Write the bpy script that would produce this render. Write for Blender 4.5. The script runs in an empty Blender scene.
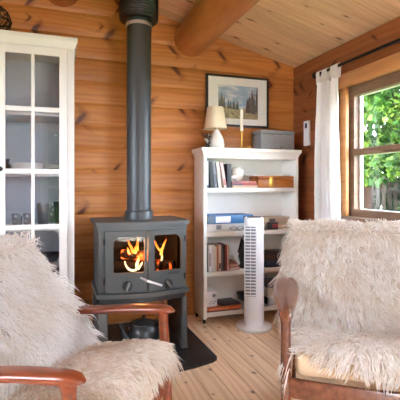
import bpy, bmesh, math, random
import numpy as np
from mathutils import Vector, Matrix
random.seed(7)
rng = np.random.default_rng(11)
SC = bpy.context.scene
COL = SC.collection
PI = math.pi
sin, cos = math.sin, math.cos

# ------------------------------------------------------------------ materials
def lin(c):
    out = []
    for v in c[:3]:
        v = v / 255.0
        out.append(v / 12.92 if v <= 0.04045 else ((v + 0.055) / 1.055) ** 2.4)
    return (out[0], out[1], out[2], 1.0)

class NT:
    """small node-tree writer"""
    def __init__(s, name):
        s.m = bpy.data.materials.new(name)
        s.m.use_nodes = True
        s.t = s.m.node_tree
        s.t.nodes.clear()
        s.out = s.n('ShaderNodeOutputMaterial')
    def n(s, typ, **kw):
        x = s.t.nodes.new(typ)
        for k, v in kw.items():
            setattr(x, k, v)
        return x
    def l(s, a, b):
        s.t.links.new(a, b)
    def inp(s, node, key, v):
        if hasattr(v, 'is_linked') or isinstance(v, bpy.types.NodeSocket):
            s.l(v, node.inputs[key])
        else:
            node.inputs[key].default_value = v
    def math(s, op, a, b=0.0, c=None, clamp=False):
        x = s.n('ShaderNodeMath', operation=op)
        x.use_clamp = clamp
        s.inp(x, 0, a); s.inp(x, 1, b)
        if c is not None: s.inp(x, 2, c)
        return x.outputs[0]
    def mix(s, f, a, b, mode='MIX'):
        x = s.n('ShaderNodeMix', data_type='RGBA', blend_type=mode)
        s.inp(x, 0, f); s.inp(x, 6, a); s.inp(x, 7, b)
        return x.outputs[2]
    def comb(s, x, y, z):
        c = s.n('ShaderNodeCombineXYZ')
        s.inp(c, 0, x); s.inp(c, 1, y); s.inp(c, 2, z)
        return c.outputs[0]
    def noise(s, vec, scale=5.0, detail=3.0, rough=0.5):
        x = s.n('ShaderNodeTexNoise')
        s.l(vec, x.inputs['Vector'])
        x.inputs['Scale'].default_value = scale
        x.inputs['Detail'].default_value = detail
        x.inputs['Roughness'].default_value = rough
        return x.outputs[0]
    def step(s, v, lo, hi):
        x = s.n('ShaderNodeMapRange', interpolation_type='SMOOTHSTEP')
        s.inp(x, 0, v); x.inputs[1].default_value = lo; x.inputs[2].default_value = hi
        return x.outputs[0]
    def bsdf(s, color, rough=0.5, metal=0.0, spec=0.5, **kw):
        b = s.n('ShaderNodeBsdfPrincipled')
        s.inp(b, 'Base Color', color); s.inp(b, 'Roughness', rough)
        b.inputs['Metallic'].default_value = metal
        b.inputs['Specular IOR Level'].default_value = spec
        for k, v in kw.items():
            s.inp(b, k, v)
        s.l(b.outputs[0], s.out.inputs[0])
        return b

def plain(name, rgb, rough=0.5, metal=0.0, spec=0.5, var=0.06, vs=40.0, bump=0.0, **kw):
    """slightly uneven plain surface"""
    m = NT(name)
    tc = m.n('ShaderNodeTexCoord').outputs['Object']
    nz = m.noise(tc, vs, 3.0)
    c = lin(rgb)
    d = tuple(max(0, v * (1 - var)) for v in c[:3]) + (1,)
    u = tuple(min(1, v * (1 + var)) for v in c[:3]) + (1,)
    b = m.bsdf(m.mix(nz, d, u), rough, metal, spec, **kw)
    if bump:
        bp = m.n('ShaderNodeBump'); bp.inputs['Strength'].default_value = bump
        bp.inputs['Distance'].default_value = 0.002
        m.l(nz, bp.inputs['Height']); m.l(bp.outputs[0], b.inputs['Normal'])
    return m.m

def planks(name, c1, c2, cknot, along, cross, pitch, v0=0.0, rough=0.45, kl=0.5, kt=0.55,
           ksz=0.085, kslant=0.06, chev=False, spec=0.4, varb=0.22, coat=0.0, grain=0.5, kasp=1.0):
    """boards: grain along one axis, one random tone per board, knots"""
    m = NT(name)
    tc = m.n('ShaderNodeTexCoord').outputs['Object']
    sp = m.n('ShaderNodeSeparateXYZ'); m.l(tc, sp.inputs[0])
    u = sp.outputs['XYZ'.index(along)]; v = sp.outputs['XYZ'.index(cross)]
    vp = m.math('DIVIDE', m.math('SUBTRACT', v, v0), pitch)
    idx = m.math('FLOOR', vp)
    fr = m.math('SUBTRACT', vp, idx)
    wn = m.n('ShaderNodeTexWhiteNoise', noise_dimensions='1D')
    m.l(m.math('MULTIPLY', idx, 1.37), wn.inputs['W'])
    r = wn.outputs['Value']
    # grain
    g1 = m.noise(m.comb(m.math('MULTIPLY', u, 2.2), m.math('MULTIPLY', v, 55.0), m.math('MULTIPLY', r, 40.0)), 1.0, 4.0, 0.6)
    g2 = m.noise(m.comb(m.math('MULTIPLY', u, 0.9), m.math('MULTIPLY', v, 9.0), m.math('MULTIPLY', r, 90.0)), 1.0, 2.0)
    band = m.math('SINE', m.math('ADD', m.math('MULTIPLY', v, 130.0), m.math('MULTIPLY', g2, 26.0)))
    band = m.math('MULTIPLY_ADD', band, 0.5, 0.5)
    gg = m.math('ADD', m.math('MULTIPLY', g1, 0.6), m.math('MULTIPLY', band, 0.4))
    gg = m.math('MULTIPLY_ADD', m.math('SUBTRACT', gg, 0.5), grain * 2.0, 0.5, clamp=True)
    col = m.mix(gg, lin(c1), lin(c2))
    # tone of each board, and slow cloudy variation
    tone = m.math('MULTIPLY_ADD', r, varb, 1.0 - varb * 0.55)
    slow = m.noise(m.comb(u, m.math('MULTIPLY', v, 2.5), r), 1.6, 2.0)
    tone = m.math('MULTIPLY', tone, m.math('MULTIPLY_ADD', slow, 0.35, 0.82))
    col = m.mix(1.0, col, m.comb(tone, tone, tone), 'MULTIPLY')
    # knots
    kv = m.comb(m.math('ADD', m.math('DIVIDE', u, kl), m.math('ADD', m.math('MULTIPLY', r, 31.0), m.math('MULTIPLY', m.math('ABSOLUTE', m.math('SUBTRACT', fr, 0.5)) if chev else vp, m.math('MULTIPLY_ADD', m.math('GREATER_THAN', r, 0.42), 2 * kslant, -kslant)))),
                m.math('ADD', m.math('MULTIPLY', vp, kasp), m.math('MULTIPLY', u, 0.0)), 0.0)
    jit = m.noise(tc, 26.0, 2.0)
    kvn = m.n('ShaderNodeVectorMath', operation='ADD')
    m.l(kv, kvn.inputs[0])
    jj = m.math('MULTIPLY', m.math('SUBTRACT', jit, 0.5), 0.10)
    m.l(m.comb(jj, jj, 0.0), kvn.inputs[1])
    vo = m.n('ShaderNodeTexVoronoi', voronoi_dimensions='2D', feature='F1')
    m.l(kvn.outputs[0], vo.inputs['Vector']); vo.inputs['Scale'].default_value = 1.0
    vo.inputs['Randomness'].default_value = 0.95
    rc = m.n('ShaderNodeSeparateColor'); m.l(vo.outputs['Color'], rc.inputs[0])
    size = m.math('MULTIPLY_ADD', rc.outputs[1], ksz, ksz * 0.45)
    k = m.math('DIVIDE', vo.outputs['Distance'], size)
    exist = m.math('LESS_THAN', rc.outputs[0], kt)
    core = m.math('MULTIPLY', m.math('SUBTRACT', 1.0, m.step(k, 0.55, 1.05)), exist)
    halo = m.math('MULTIPLY', m.math('SUBTRACT', 1.0, m.step(k, 0.8, 2.6)), exist)
    dk = lin(cknot)
    mid = tuple(0.5 * a + 0.5 * b for a, b in zip(lin(c1), dk))
    col = m.mix(m.math('MULTIPLY', halo, 0.55), col, mid)
    col = m.mix(m.math('MULTIPLY', core, 0.88), col, dk)
    rr = m.math('MULTIPLY_ADD', g1, 0.15, rough - 0.07)
    b = m.bsdf(col, rr, 0.0, spec)
    if coat: b.inputs['Coat Weight'].default_value = coat; b.inputs['Coat Roughness'].default_value = 0.25
    bp = m.n('ShaderNodeBump'); bp.inputs['Strength'].default_value = 0.12; bp.inputs['Distance'].default_value = 0.002
    m.l(gg, bp.inputs['Height']); m.l(bp.outputs[0], b.inputs['Normal'])
    return m.m

def grainwood(name, c1, c2, scale=(3, 40, 40), rough=0.35, spec=0.5, coat=0.0):
    m = NT(name)
    tc = m.n('ShaderNodeTexCoord').outputs['Object']
    mp = m.n('ShaderNodeMapping'); m.l(tc, mp.inputs[0]); mp.inputs['Scale'].default_value = scale
    n1 = m.noise(mp.outputs[0], 1.0, 4.0, 0.6)
    n2 = m.noise(mp.outputs[0], 0.35, 2.0)
    f = m.math('ADD', m.math('MULTIPLY', n1, 0.6), m.math('MULTIPLY', n2, 0.4))
    f = m.step(f, 0.3, 0.7)
    b = m.bsdf(m.mix(f, lin(c1), lin(c2)), rough, 0.0, spec)
    if coat: b.inputs['Coat Weight'].default_value = coat; b.inputs['Coat Roughness'].default_value = 0.15
    return m.m

def glass(name, tint=(255, 255, 255), rough=0.0, ior=1.5, gain=1.0):
    m = NT(name)
    tr = m.n('ShaderNodeBsdfTransparent'); tr.inputs[0].default_value = lin(tint)
    gl = m.n('ShaderNodeBsdfGlossy'); gl.inputs['Roughness'].default_value = rough
    lw = m.n('ShaderNodeLayerWeight'); lw.inputs[0].default_value = 0.5
    f5 = m.math('POWER', lw.outputs['Facing'], 5.0)
    f0 = ((ior - 1) / (ior + 1)) ** 2
    fres = m.math('MULTIPLY_ADD', f5, 1 - f0, f0)
    tc = m.n('ShaderNodeTexCoord').outputs['Object']
    f = m.math('MULTIPLY', fres, m.math('MULTIPLY_ADD', m.noise(tc, 3.0, 1.0), 0.1, gain - 0.05), clamp=True)
    mx = m.n('ShaderNodeMixShader')
    m.l(f, mx.inputs[0]); m.l(tr.outputs[0], mx.inputs[1]); m.l(gl.outputs[0], mx.inputs[2])
    m.l(mx.outputs[0], m.out.inputs[0])
    return m.m

def furmat(name, base, root, c1, c2, c3):
    """locks: a random tone for each lock"""
    m = NT(name)
    g = m.n('ShaderNodeNewGeometry')
    rp = m.n('ShaderNodeValToRGB'); m.l(g.outputs['Random Per Island'], rp.inputs[0])
    e = rp.color_ramp.elements
    e[0].position = 0.0; e[0].color = lin(c1); e[1].position = 1.0; e[1].color = lin(c3)
    k = e.new(0.5); k.color = lin(c2)
    tc = m.n('ShaderNodeTexCoord').outputs['Object']
    nz = m.step(m.noise(tc, 6.0, 4.0), 0.42, 0.68)
    at = m.n('ShaderNodeAttribute'); at.attribute_name = 'along'
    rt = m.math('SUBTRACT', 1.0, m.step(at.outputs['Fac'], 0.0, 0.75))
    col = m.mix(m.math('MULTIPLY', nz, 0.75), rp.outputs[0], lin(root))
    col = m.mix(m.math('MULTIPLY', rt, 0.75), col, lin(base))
    df = m.n('ShaderNodeBsdfDiffuse'); m.l(col, df.inputs[0])
    tl = m.n('ShaderNodeBsdfTranslucent'); m.l(col, tl.inputs[0])
    gs = m.n('ShaderNodeBsdfGlossy'); gs.inputs['Roughness'].default_value = 0.55
    m1 = m.n('ShaderNodeMixShader'); m1.inputs[0].default_value = 0.42
    m.l(df.outputs[0], m1.inputs[1]); m.l(tl.outputs[0], m1.inputs[2])
    m2 = m.n('ShaderNodeMixShader'); m2.inputs[0].default_value = 0.03
    m.l(m1.outputs[0], m2.inputs[1]); m.l(gs.outputs[0], m2.inputs[2])
    m.l(m2.outputs[0], m.out.inputs[0])
    return m.m

M = {}
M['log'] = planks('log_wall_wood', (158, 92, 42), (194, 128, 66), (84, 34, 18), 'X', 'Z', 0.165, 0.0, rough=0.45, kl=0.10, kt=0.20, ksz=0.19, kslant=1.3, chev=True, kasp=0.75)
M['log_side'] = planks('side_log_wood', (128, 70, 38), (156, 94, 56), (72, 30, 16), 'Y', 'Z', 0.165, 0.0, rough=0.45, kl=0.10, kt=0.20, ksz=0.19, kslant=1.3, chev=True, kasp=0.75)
M['ceil'] = planks('ceiling_boards', (212, 168, 128), (232, 198, 160), (112, 66, 42), 'X', 'Y', 0.112, 0.0, rough=0.5, kl=0.30, kt=0.40, ksz=0.075, varb=0.2)
M['floor'] = planks('floor_boards', (208, 174, 140), (234, 208, 176), (104, 58, 36), 'Y', 'X', 0.115, 0.02, rough=0.32, kl=0.13, kt=0.26, ksz=0.072, spec=0.45, varb=0.36, grain=0.8)
M['beam'] = grainwood('peeled_log', (156, 88, 42), (192, 124, 70), (14, 3, 14), rough=0.5)
M['casing'] = grainwood('window_casing_pine', (176, 116, 66), (204, 146, 92), (30, 3, 30), rough=0.45)
M['sash'] = grainwood('window_sash_wood', (108, 82, 62), (138, 108, 84), (40, 4, 40), rough=0.5)
M['teak'] = grainwood('teak_red', (96, 44, 24), (136, 66, 38), (4, 45, 45), rough=0.28, spec=0.5, coat=0.3)
M['walnut'] = grainwood('teak_brown', (84, 48, 34), (122, 74, 52), (4, 45, 45), rough=0.22, spec=0.5, coat=0.35)
M['white'] = plain('white_paint', (232, 229, 222), 0.42, var=0.015)
M['white2'] = plain('cabinet_white', (208, 207, 204), 0.4, var=0.012)
M['cab_back'] = plain('cabinet_back_shade', (168, 172, 178), 0.5, var=0.02)  # grey puts the shade inside the white cabinet into the colour
M['iron'] = plain('grey_cast_iron', (78, 81, 81), 0.5, metal=0.35, var=0.14, vs=90, bump=0.15)
M['iron_dark'] = plain('dark_iron', (42, 43, 44), 0.5, metal=0.3, var=0.12, vs=60)
M['pipe'] = plain('pipe_enamel', (56, 59, 61), 0.42, metal=0.3, var=0.06, vs=60)
M['black'] = plain('black_enamel', (18, 18, 19), 0.4, var=0.15)
M['soot'] = plain('soot', (30, 27, 26), 0.9, var=0.5, vs=18)
M['slate'] = plain('black_hearth', (26, 27, 29), 0.3, var=0.3, vs=30, spec=0.4)
M['steel'] = plain('brushed_steel', (196, 196, 196), 0.28, metal=0.9)
M['grip'] = plain('worn_iron_grip', (120, 122, 124), 0.35, metal=0.6)
M['brass'] = plain('brass', (196, 150, 74), 0.28, metal=0.9)
M['kettle'] = plain('black_kettle', (54, 55, 56), 0.4, metal=0.4, var=0.15, vs=80)
M['fan'] = plain('fan_plastic', (226, 228, 232), 0.35, var=0.01)
M['fan_dark'] = plain('fan_recess', (128, 130, 138), 0.6)
M['canvas'] = plain('cushion_canvas', (204, 178, 146), 0.85, var=0.06, vs=25, bump=0.2)
M['shade'] = plain('linen_shade', (230, 214, 186), 0.85, var=0.05, vs=90)
M['ceramic'] = plain('white_ceramic', (236, 232, 226), 0.25, var=0.03)
M['wax'] = plain('candle_wax', (244, 238, 224), 0.45, var=0.02)
M['mat'] = plain('mat_board', (238, 238, 236), 0.8, var=0.01)
M['frame'] = plain('black_frame', (26, 24, 24), 0.4)
M['glass'] = glass('clear_glass')
M['glass_cab'] = glass('cabinet_glass', (246, 248, 250), gain=1.15)
M['glass_fire'] = glass('stove_glass', (226, 218, 210), gain=0.5)
M['tumbler'] = glass('tumbler_glass', (214, 218, 220), 0.02, gain=1.6)
M['rod'] = plain('black_iron_rod', (22, 20, 20), 0.45, metal=0.4)

# ------------------------------------------------------------------ mesh helpers
class MB:
    def __init__(s):
        s.bm = bmesh.new()
    def _add(s, verts, faces, mi=0):
        vs = [s.bm.verts.new(v) for v in verts]
        fs = []
        for f in faces:
            try:
                x = s.bm.faces.new([vs[i] for i in f]); x.material_index = mi; fs.append(x)
            except ValueError:
                pass
        return vs, fs
    def box(s, a, b, bev=0.0, mi=0, seg=2, mat=None):
        x0, y0, z0 = a; x1, y1, z1 = b
        if x1 < x0: x0, x1 = x1, x0
        if y1 < y0: y0, y1 = y1, y0
        if z1 < z0: z0, z1 = z1, z0
        v = [(x0, y0, z0), (x1, y0, z0), (x1, y1, z0), (x0, y1, z0), (x0, y0, z1), (x1, y0, z1), (x1, y1, z1), (x0, y1, z1)]
        f = [(0, 3, 2, 1), (4, 5, 6, 7), (0, 1, 5, 4), (1, 2, 6, 5), (2, 3, 7, 6), (3, 0, 4, 7)]
        if mat is not None: v = [tuple(mat @ Vector(p)) for p in v]
        vs, fs = s._add(v, f, mi)
        if bev > 0:
            es = list({e for x in fs for e in x.edges})
            r = bmesh.ops.bevel(s.bm, geom=es, offset=bev, segments=seg, profile=0.5, affect='EDGES')
            for x in r['faces']: x.material_index = mi
        return s
    def prism(s, poly, axis, a, b, mi=0, mat=None):
        """extrude a 2D polygon along an axis: X->(y,z) Y->(x,z) Z->(x,y)"""
        def p3(p, t):
            q = {'X': (t, p[0], p[1]), 'Y': (p[0], t, p[1]), 'Z': (p[0], p[1], t)}[axis]
            return tuple(mat @ Vector(q)) if mat is not None else q
        n = len(poly)
        v = [p3(p, a) for p in poly] + [p3(p, b) for p in poly]
        f = [tuple(range(n)), tuple(range(2 * n - 1, n - 1, -1))] + [(i, n + i, n + (i + 1) % n, (i + 1) % n) for i in range(n)]
        s._add(v, f, mi)
        return s
    def lathe(s, prof, c=(0, 0, 0), n=24, mi=0, sx=1.0, sy=1.0, mat=None):
        v, f = [], []
        m = len(prof)
        for (r, z) in prof:
            for k in range(n):
                a = 2 * PI * k / n
                p = (c[0] + r * cos(a) * sx, c[1] + r * sin(a) * sy, c[2] + z)
                v.append(tuple(mat @ Vector(p)) if mat is not None else p)
        for i in range(m - 1):
            for k in range(n):
                f.append((i * n + k, i * n + (k + 1) % n, (i + 1) * n + (k + 1) % n, (i + 1) * n + k))
        f.append(tuple(range(n - 1, -1, -1)))
        f.append(tuple(range((m - 1) * n, m * n)))
        s._add(v, f, mi)
        return s
    def loft(s, rings, mi=0, closed=False, caps=True):
        n = len(rings[0]); v = [p for r in rings for p in r]; f = []
        m = len(rings)
        for i in range(m if closed else m - 1):
            j = (i + 1) % m
            for k in range(n):
                f.append((i * n + k, i * n + (k + 1) % n, j * n + (k + 1) % n, j * n + k))
        if caps and not closed:
            f.append(tuple(range(n - 1, -1, -1))); f.append(tuple(range((m - 1) * n, m * n)))
        s._add(v, f, mi)
        return s
    def tube(s, pts, rad, n=8, mi=0, closed=False, flat=1.0):
        pts = [Vector(p) for p in pts]
        m = len(pts)
        if not hasattr(rad, '__len__'): rad = [rad] * m
        rings = []
        up = None
        for i in range(m):
            if closed: t = pts[(i + 1) % m] - pts[i - 1]
            else: t = pts[min(i + 1, m - 1)] - pts[max(i - 1, 0)]
            t.normalize()
            if up is None:
                up = Vector((0, 0, 1)) if abs(t.z) < 0.9 else Vector((1, 0, 0))
            a = t.cross(up)
            if a.length < 1e-5: a = t.cross(Vector((0, 1, 0)))
            a.normalize(); b = a.cross(t); b.normalize(); up = b
            rings.append([tuple(pts[i] + rad[i] * (cos(2 * PI * k / n) * a + flat * sin(2 * PI * k / n) * b)) for k in range(n)])
        return s.loft(rings, mi, closed)
    def frame(s, fn, outer, inner, w0, w1, rad=(0, 0, 0, 0), k=5, mi=0):
        """plate with a (rounded) rectangular hole; fn maps (u, v, w)"""
        u0, v0, u1, v1 = inner
        loop, ol = [], []
        U0, V0, U1, V1 = outer
        cs = [((u0, v0), rad[0], PI, (U0, V0)), ((u1, v0), rad[1], 1.5 * PI, (U1, V0)), ((u1, v1), rad[2], 0.0, (U1, V1)), ((u0, v1), rad[3], 0.5 * PI, (U0, V1))]
        sg = [(1, 1), (-1, 1), (-1, -1), (1, -1)]
        for (cc, r, a0, oc), (gx, gy) in zip(cs, sg):
            kk = k if r > 0 else 1
            for i in range(kk):
                a = a0 + (PI / 2) * (i / (kk - 1) if kk > 1 else 0)
                loop.append((cc[0] + gx * r + r * cos(a), cc[1] + gy * r + r * sin(a)) if r > 0 else cc)
                ol.append(oc)
        n = len(loop)
        rings = []
        for (lp, w) in ((ol, w0), (loop, w0), (loop, w1), (ol, w1)):
            rings.append([fn(p[0], p[1], w) for p in lp])
        s.loft(rings, mi, closed=True)
        bmesh.ops.remove_doubles(s.bm, verts=s.bm.verts[:], dist=1e-6)
        return s
    def xform(s, mat):
        bmesh.ops.transform(s.bm, matrix=mat, verts=s.bm.verts[:]); return s

def root_of(o):
    while o.parent: o = o.parent
    return o

def obj(name, b, mats, parent=None, local=False, origin=None, smooth=35.0):
    bm = b.bm if isinstance(b, MB) else b
    bmesh.ops.recalc_face_normals(bm, faces=bm.faces[:])
    if parent is not None:
        off = Vector((0, 0, 0)) if local else root_of(parent).location.copy()
    else:
        if origin is None:
            lo = [min(v.co[i] for v in bm.verts) for i in range(3)]
            hi = [max(v.co[i] for v in bm.verts) for i in range(3)]
            off = Vector(((lo[0] + hi[0]) / 2, (lo[1] + hi[1]) / 2, lo[2]))
        else:
            off = Vector(origin)
    if off.length > 0:
        bmesh.ops.translate(bm, vec=-off, verts=bm.verts[:])
    ang = math.radians(smooth)
    for f in bm.faces: f.smooth = True
    for e in bm.edges:
        e.smooth = not (len(e.link_faces) == 2 and e.calc_face_angle(0.0) > ang)
    me = bpy.data.meshes.new(name)
    bm.to_mesh(me); bm.free()
    o = bpy.data.objects.new(name, me)
    COL.objects.link(o)
    for m in (mats if isinstance(mats, (list, tuple)) else [mats]): me.materials.append(m)
    if parent is not None: o.parent = parent
    else: o.location = off
    return o

def tag(o, label, cat, group=None):
    o['label'] = label; o['category'] = cat
    if group: o['group'] = group
    return o

def thing(name, label, cat, loc=(0, 0, 0), rz=0.0, group=None):
    o = bpy.data.objects.new(name, None)
    COL.objects.link(o)
    o.empty_display_size = 0.1
    o.location = loc; o.rotation_euler = (0, 0, rz)
    return tag(o, label, cat, group)

def struct(name, b, mats, parent=None):
    o = obj(name, b, mats, parent, origin=(0, 0, 0) if parent is None else None)
    if parent is None: o['kind'] = 'structure'
    return o

def text_mb(txt, size, depth, fn, font_scale=1.0):
    """raised lettering; fn maps (u, v, w) to a point"""
    cu = bpy.data.curves.new('t', 'FONT'); cu.body = txt; cu.size = size; cu.extrude = depth / 2
    cu.align_x = 'CENTER'; cu.align_y = 'CENTER'
    to = bpy.data.objects.new('t', cu); COL.objects.link(to)
    bpy.context.view_layer.update()
    me = bpy.data.meshes.new_from_object(to.evaluated_get(bpy.context.evaluated_depsgraph_get()))
    b = MB(); b.bm.from_mesh(me)
    for v in b.bm.verts: v.co = Vector(fn(v.co.x, v.co.y, v.co.z))
    bpy.data.objects.remove(to); bpy.data.meshes.remove(me); bpy.data.curves.remove(cu)
    return b

# ------------------------------------------------------------------ the room
XR, XL, YB, YF = 1.95, -1.90, 3.13, -1.60
SL = 0.25                      # roof pitch
def zc(x): return 2.555 - SL * abs(x - 0.02)   # underside of the ceiling
P = 0.165
def bulge(z):
    t = (z / P) % 1.0
    return 0.010 * (1 - abs(2 * t - 1) ** 5)

def log_wall(b, axis, face, sgn, L0, L1, z0, z1, holes=(), thick=0.12, top=None):
    """courses of logs; face plane at `face`, sgn = direction into the room"""
    k = int(math.floor(z0 / P))
    while k * P < z1:
        ca, cb = max(k * P, z0), min((k + 1) * P, z1)
        cuts = sorted({ca, cb} | {z for h in holes for z in (h[2], h[3]) if ca < z < cb})
        for za, zb in zip(cuts, cuts[1:]):
            segs = [(L0, L1)]
            for h in holes:
                if za >= h[2] - 1e-6 and zb <= h[3] + 1e-6:
                    ns = []
                    for s0, s1 in segs:
                        if h[0] > s0: ns.append((s0, min(s1, h[0])))
                        if h[1] < s1: ns.append((max(s0, h[1]), s1))
                    segs = ns
            zs = [za + (zb - za) * i / 10 for i in range(11)]
            e = 1e-4
            poly = [(face + sgn * (bulge(min(max(z, k * P + e), (k + 1) * P - e)) - 0.010), z) for z in zs]
            poly += [(face - sgn * thick, zb), (face - sgn * thick, za)]
            for s0, s1 in segs:
                if axis == 'X': b.prism(poly, 'X', s0, s1)        # poly is (y, z)
                else: b.prism(poly, 'Y', s0, s1)                  # poly is (x, z)
        k += 1

def gable_cut(b):
    for sgn in (1, -1):
        n = Vector((SL * sgn, 0, 1)).normalized()
        bmesh.ops.bisect_plane(b.bm, geom=b.bm.verts[:] + b.bm.edges[:] + b.bm.faces[:], plane_co=(0.02, 0, 2.565), plane_no=n, clear_outer=True)

b = MB(); log_wall(b, 'X', YB, -1, XL - 0.1, XR + 0.1, 0.0, 2.7); gable_cut(b); struct('wall_back', b, M['log'])
FD = (-0.27, 1.66, 0.0, 2.02)
b = MB(); log_wall(b, 'X', YF, 1, XL - 0.1, XR + 0.1, 0.0, 2.7, [FD]); gable_cut(b); struct('wall_front', b, M['log'])
WY0, WY1, WZ0, WZ1 = 0.95, 2.466, 0.80, 1.765
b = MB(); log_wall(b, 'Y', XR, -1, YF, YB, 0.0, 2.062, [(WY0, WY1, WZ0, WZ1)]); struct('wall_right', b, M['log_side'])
LW = (0.1, 1.9, 0.85, 1.80)  # opening of the added left window that lets in balancing light
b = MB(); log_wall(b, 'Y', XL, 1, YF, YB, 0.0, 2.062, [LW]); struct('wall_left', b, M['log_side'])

# floor boards
def board_profile(a0, a1, pitch, v0, g=0.004, d=0.005):
    pts = []
    k = math.ceil((a0 - v0) / pitch)
    pts.append((a0, 0))
    while v0 + k * pitch < a1 - g:
        c = v0 + k * pitch
        if c > a0 + g: pts += [(c - g / 2, 0), (c - g * 0.25, -d), (c + g * 0.25, -d), (c + g / 2, 0)]
        k += 1
    pts.append((a1, 0))
    return pts
b = MB()
pf = board_profile(XL - 0.1, XR + 0.1, 0.115, 0.02)
b.prism(pf + [(XR + 0.1, -0.06), (XL - 0.1, -0.06)], 'Y', YF - 0.1, YB + 0.1)
struct('floor', b, M['floor'])

# ceiling: both slopes, tongue-and-groove boards running down the slope
b = MB()
pf = board_profile(YF - 0.4, YB + 0.12, 0.112, 0.0, 0.006, 0.005)
for sgn in (1, -1):
    xe = 0.02 + sgn * 2.45
    v = []
    n = len(pf) + 2
    full = [(y, -d) for y, d in pf] + [(pf[-1][0], 0.05), (pf[0][0], 0.05)]
    ring0 = [(0.02, y, 2.555 + d) for y, d in full]
    ring1 = [(xe, y, zc(xe) + d) for y, d in full]
    b.loft([ring0, ring1])
struct('ceiling', b, M['ceil'])

def log_beam(x, z, r, label_n):
    b = MB()
    pts, rad = [], []
    for i in range(26):
        t = i / 25
        pts.append((x + 0.006 * sin(7 * t), YF + 0.03 + (YB - 0.02 - YF) * t, z + 0.006 * sin(5 * t + 1)))
        rad.append(r * (1 + 0.02 * sin(11 * t)))
    b.tube(pts, rad, 28)
    return struct('trim_%d' % label_n, b, M['beam'])
log_beam(1.0, 2.205, 0.137, 1)
log_beam(0.02, 2.468, 0.137, 2)
log_beam(-0.96, 2.205, 0.137, 3)

# window in the right wall
win = thing('window_1', 'wide wooden window beside the white curtain', 'window', (XR, (WY0 + WY1) / 2, WZ0))
for k in ('label', 'category'): del win[k]
win['kind'] = 'structure'
b = MB()
b.box((1.905, WY0 - 0.12, 1.735), (1.953, WY1 + 0.012, 1.832), 0.006)
b.box((1.925, WY1 - 0.062, 0.80), (1.953, WY1 + 0.004, 1.736), 0.004)
b.box((1.925, WY0 - 0.05, 0.80), (1.953, WY0 + 0.06, 1.736), 0.004)
b.box((1.94, WY1 - 0.03, 0.80), (2.07, WY1 - 0.004, 1.75), 0.002)
b.box((1.94, WY0 + 0.004, 0.80), (2.07, WY0 + 0.03, 1.75), 0.002)
obj('casing', b, M['casing'], win)
b = MB()
b.box((1.895, WY0 - 0.04, 0.795), (2.07, WY1 - 0.02, 0.822), 0.005)
b.box((1.925, WY0, 0.735), (1.953, WY1 - 0.02, 0.795), 0.004)
obj('sill', b, M['sash'], win)
def yz(x):
    return lambda u, v, w: (x + w, u, v)
ymid = 1.62
for (ya, yb) in ((WY0 + 0.03, ymid), (ymid, WY1 - 0.03)):
    b = MB()
    sf = 0.058
    b.frame(yz(1.975), (ya, 0.822, yb, 1.75), (ya + sf, 0.872, yb - sf, 1.673), 0.0, 0.055)
    b.box((1.972, ya + sf - 0.01, 1.252), (2.03, yb - sf + 0.01, 1.298), 0.003)
    sash = obj('sash', b, M['sash'], win)
    b = MB()
    for (za, zb) in ((0.872, 1.254), (1.296, 1.673)):
        b.frame(yz(2.018), (ya + sf - 0.004, za - 0.003, yb - sf + 0.004, zb + 0.003), (ya + sf + 0.004, za + 0.004, yb - sf - 0.017, zb - 0.004), 0.0, 0.02)
    obj('glazing_bead', b, M['white'], sash)['label'] = 'thin white bead around the panes'
    b = MB()
    for (za, zb) in ((0.872, 1.254), (1.296, 1.673)):
        b.box((2.026, ya + sf, za), (2.030, yb - sf, zb))
    obj('pane', b, M['glass'], sash)

# glazed door in the front wall (behind the camera) and an unseen window added at left for balancing light
dr = thing('door_1', 'x', 'x', ((FD[0] + FD[1]) / 2, YF, 0)); del dr['label']; del dr['category']; dr['kind'] = 'structure'
b = MB()
xz = lambda y: (lambda u, v, w: (u, y + w, v))
b.frame(xz(YF - 0.08), (FD[0], 0.0, FD[1], 2.02), (FD[0] + 0.05, 0.04, FD[1] - 0.05, 1.97), 0, 0.1)
obj('door_frame', b, M['white'], dr)
for (xa, xb) in ((FD[0] + 0.05, 0.69), (0.69, FD[1] - 0.05)):
    b = MB()
    b.frame(xz(YF - 0.05), (xa, 0.04, xb, 1.97), (xa + 0.07, 0.14, xb - 0.07, 1.90), 0, 0.045)
    b.box((xa + 0.06, YF - 0.045, 0.98), (xb - 0.06, YF - 0.01, 1.03))
    lf = obj('door_leaf', b, M['white'], dr)
    b = MB(); b.box((xa + 0.06, YF - 0.03, 0.13), (xb - 0.06, YF - 0.026, 1.91)); obj('pane', b, M['glass'], lf)
w2 = thing('added_light_window', 'x', 'x', (XL, 1.0, 0.85)); del w2['label']; del w2['category']; w2['kind'] = 'structure'
b = MB()
b.frame(yz(XL - 0.09), (LW[0], LW[2], LW[1], LW[3]), (LW[0] + 0.07, LW[2] + 0.07, LW[1] - 0.07, LW[3] - 0.07), 0, 0.07)
b.box((XL - 0.085, 0.97, LW[2] + 0.05), (XL - 0.03, 1.03, LW[3] - 0.05))
sash = obj('sash', b, M['sash'], w2)
b = MB(); b.box((XL - 0.06, LW[0] + 0.06, LW[2] + 0.06), (XL - 0.056, LW[1] - 0.06, LW[3] - 0.06)); obj('pane', b, M['glass'], sash)
# ------------------------------------------------------------------ stove
SX, SY = 0.505, 2.66
hp = MB()
poly = [(0.10, 3.08), (0.885, 3.08), (0.905, 2.30), (0.895, 2.275), (0.86, 2.252), (0.74, 2.215), (0.62, 2.198), (0.42, 2.19), (0.24, 2.20), (0.10, 2.23)]
hp.prism(poly, 'Z', 0.0, 0.012)
tag(obj('hearth_plate', hp, M['slate']), 'black hearth plate lying on the floorboards under the stove', 'hearth')
HZ = 0.012

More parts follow.
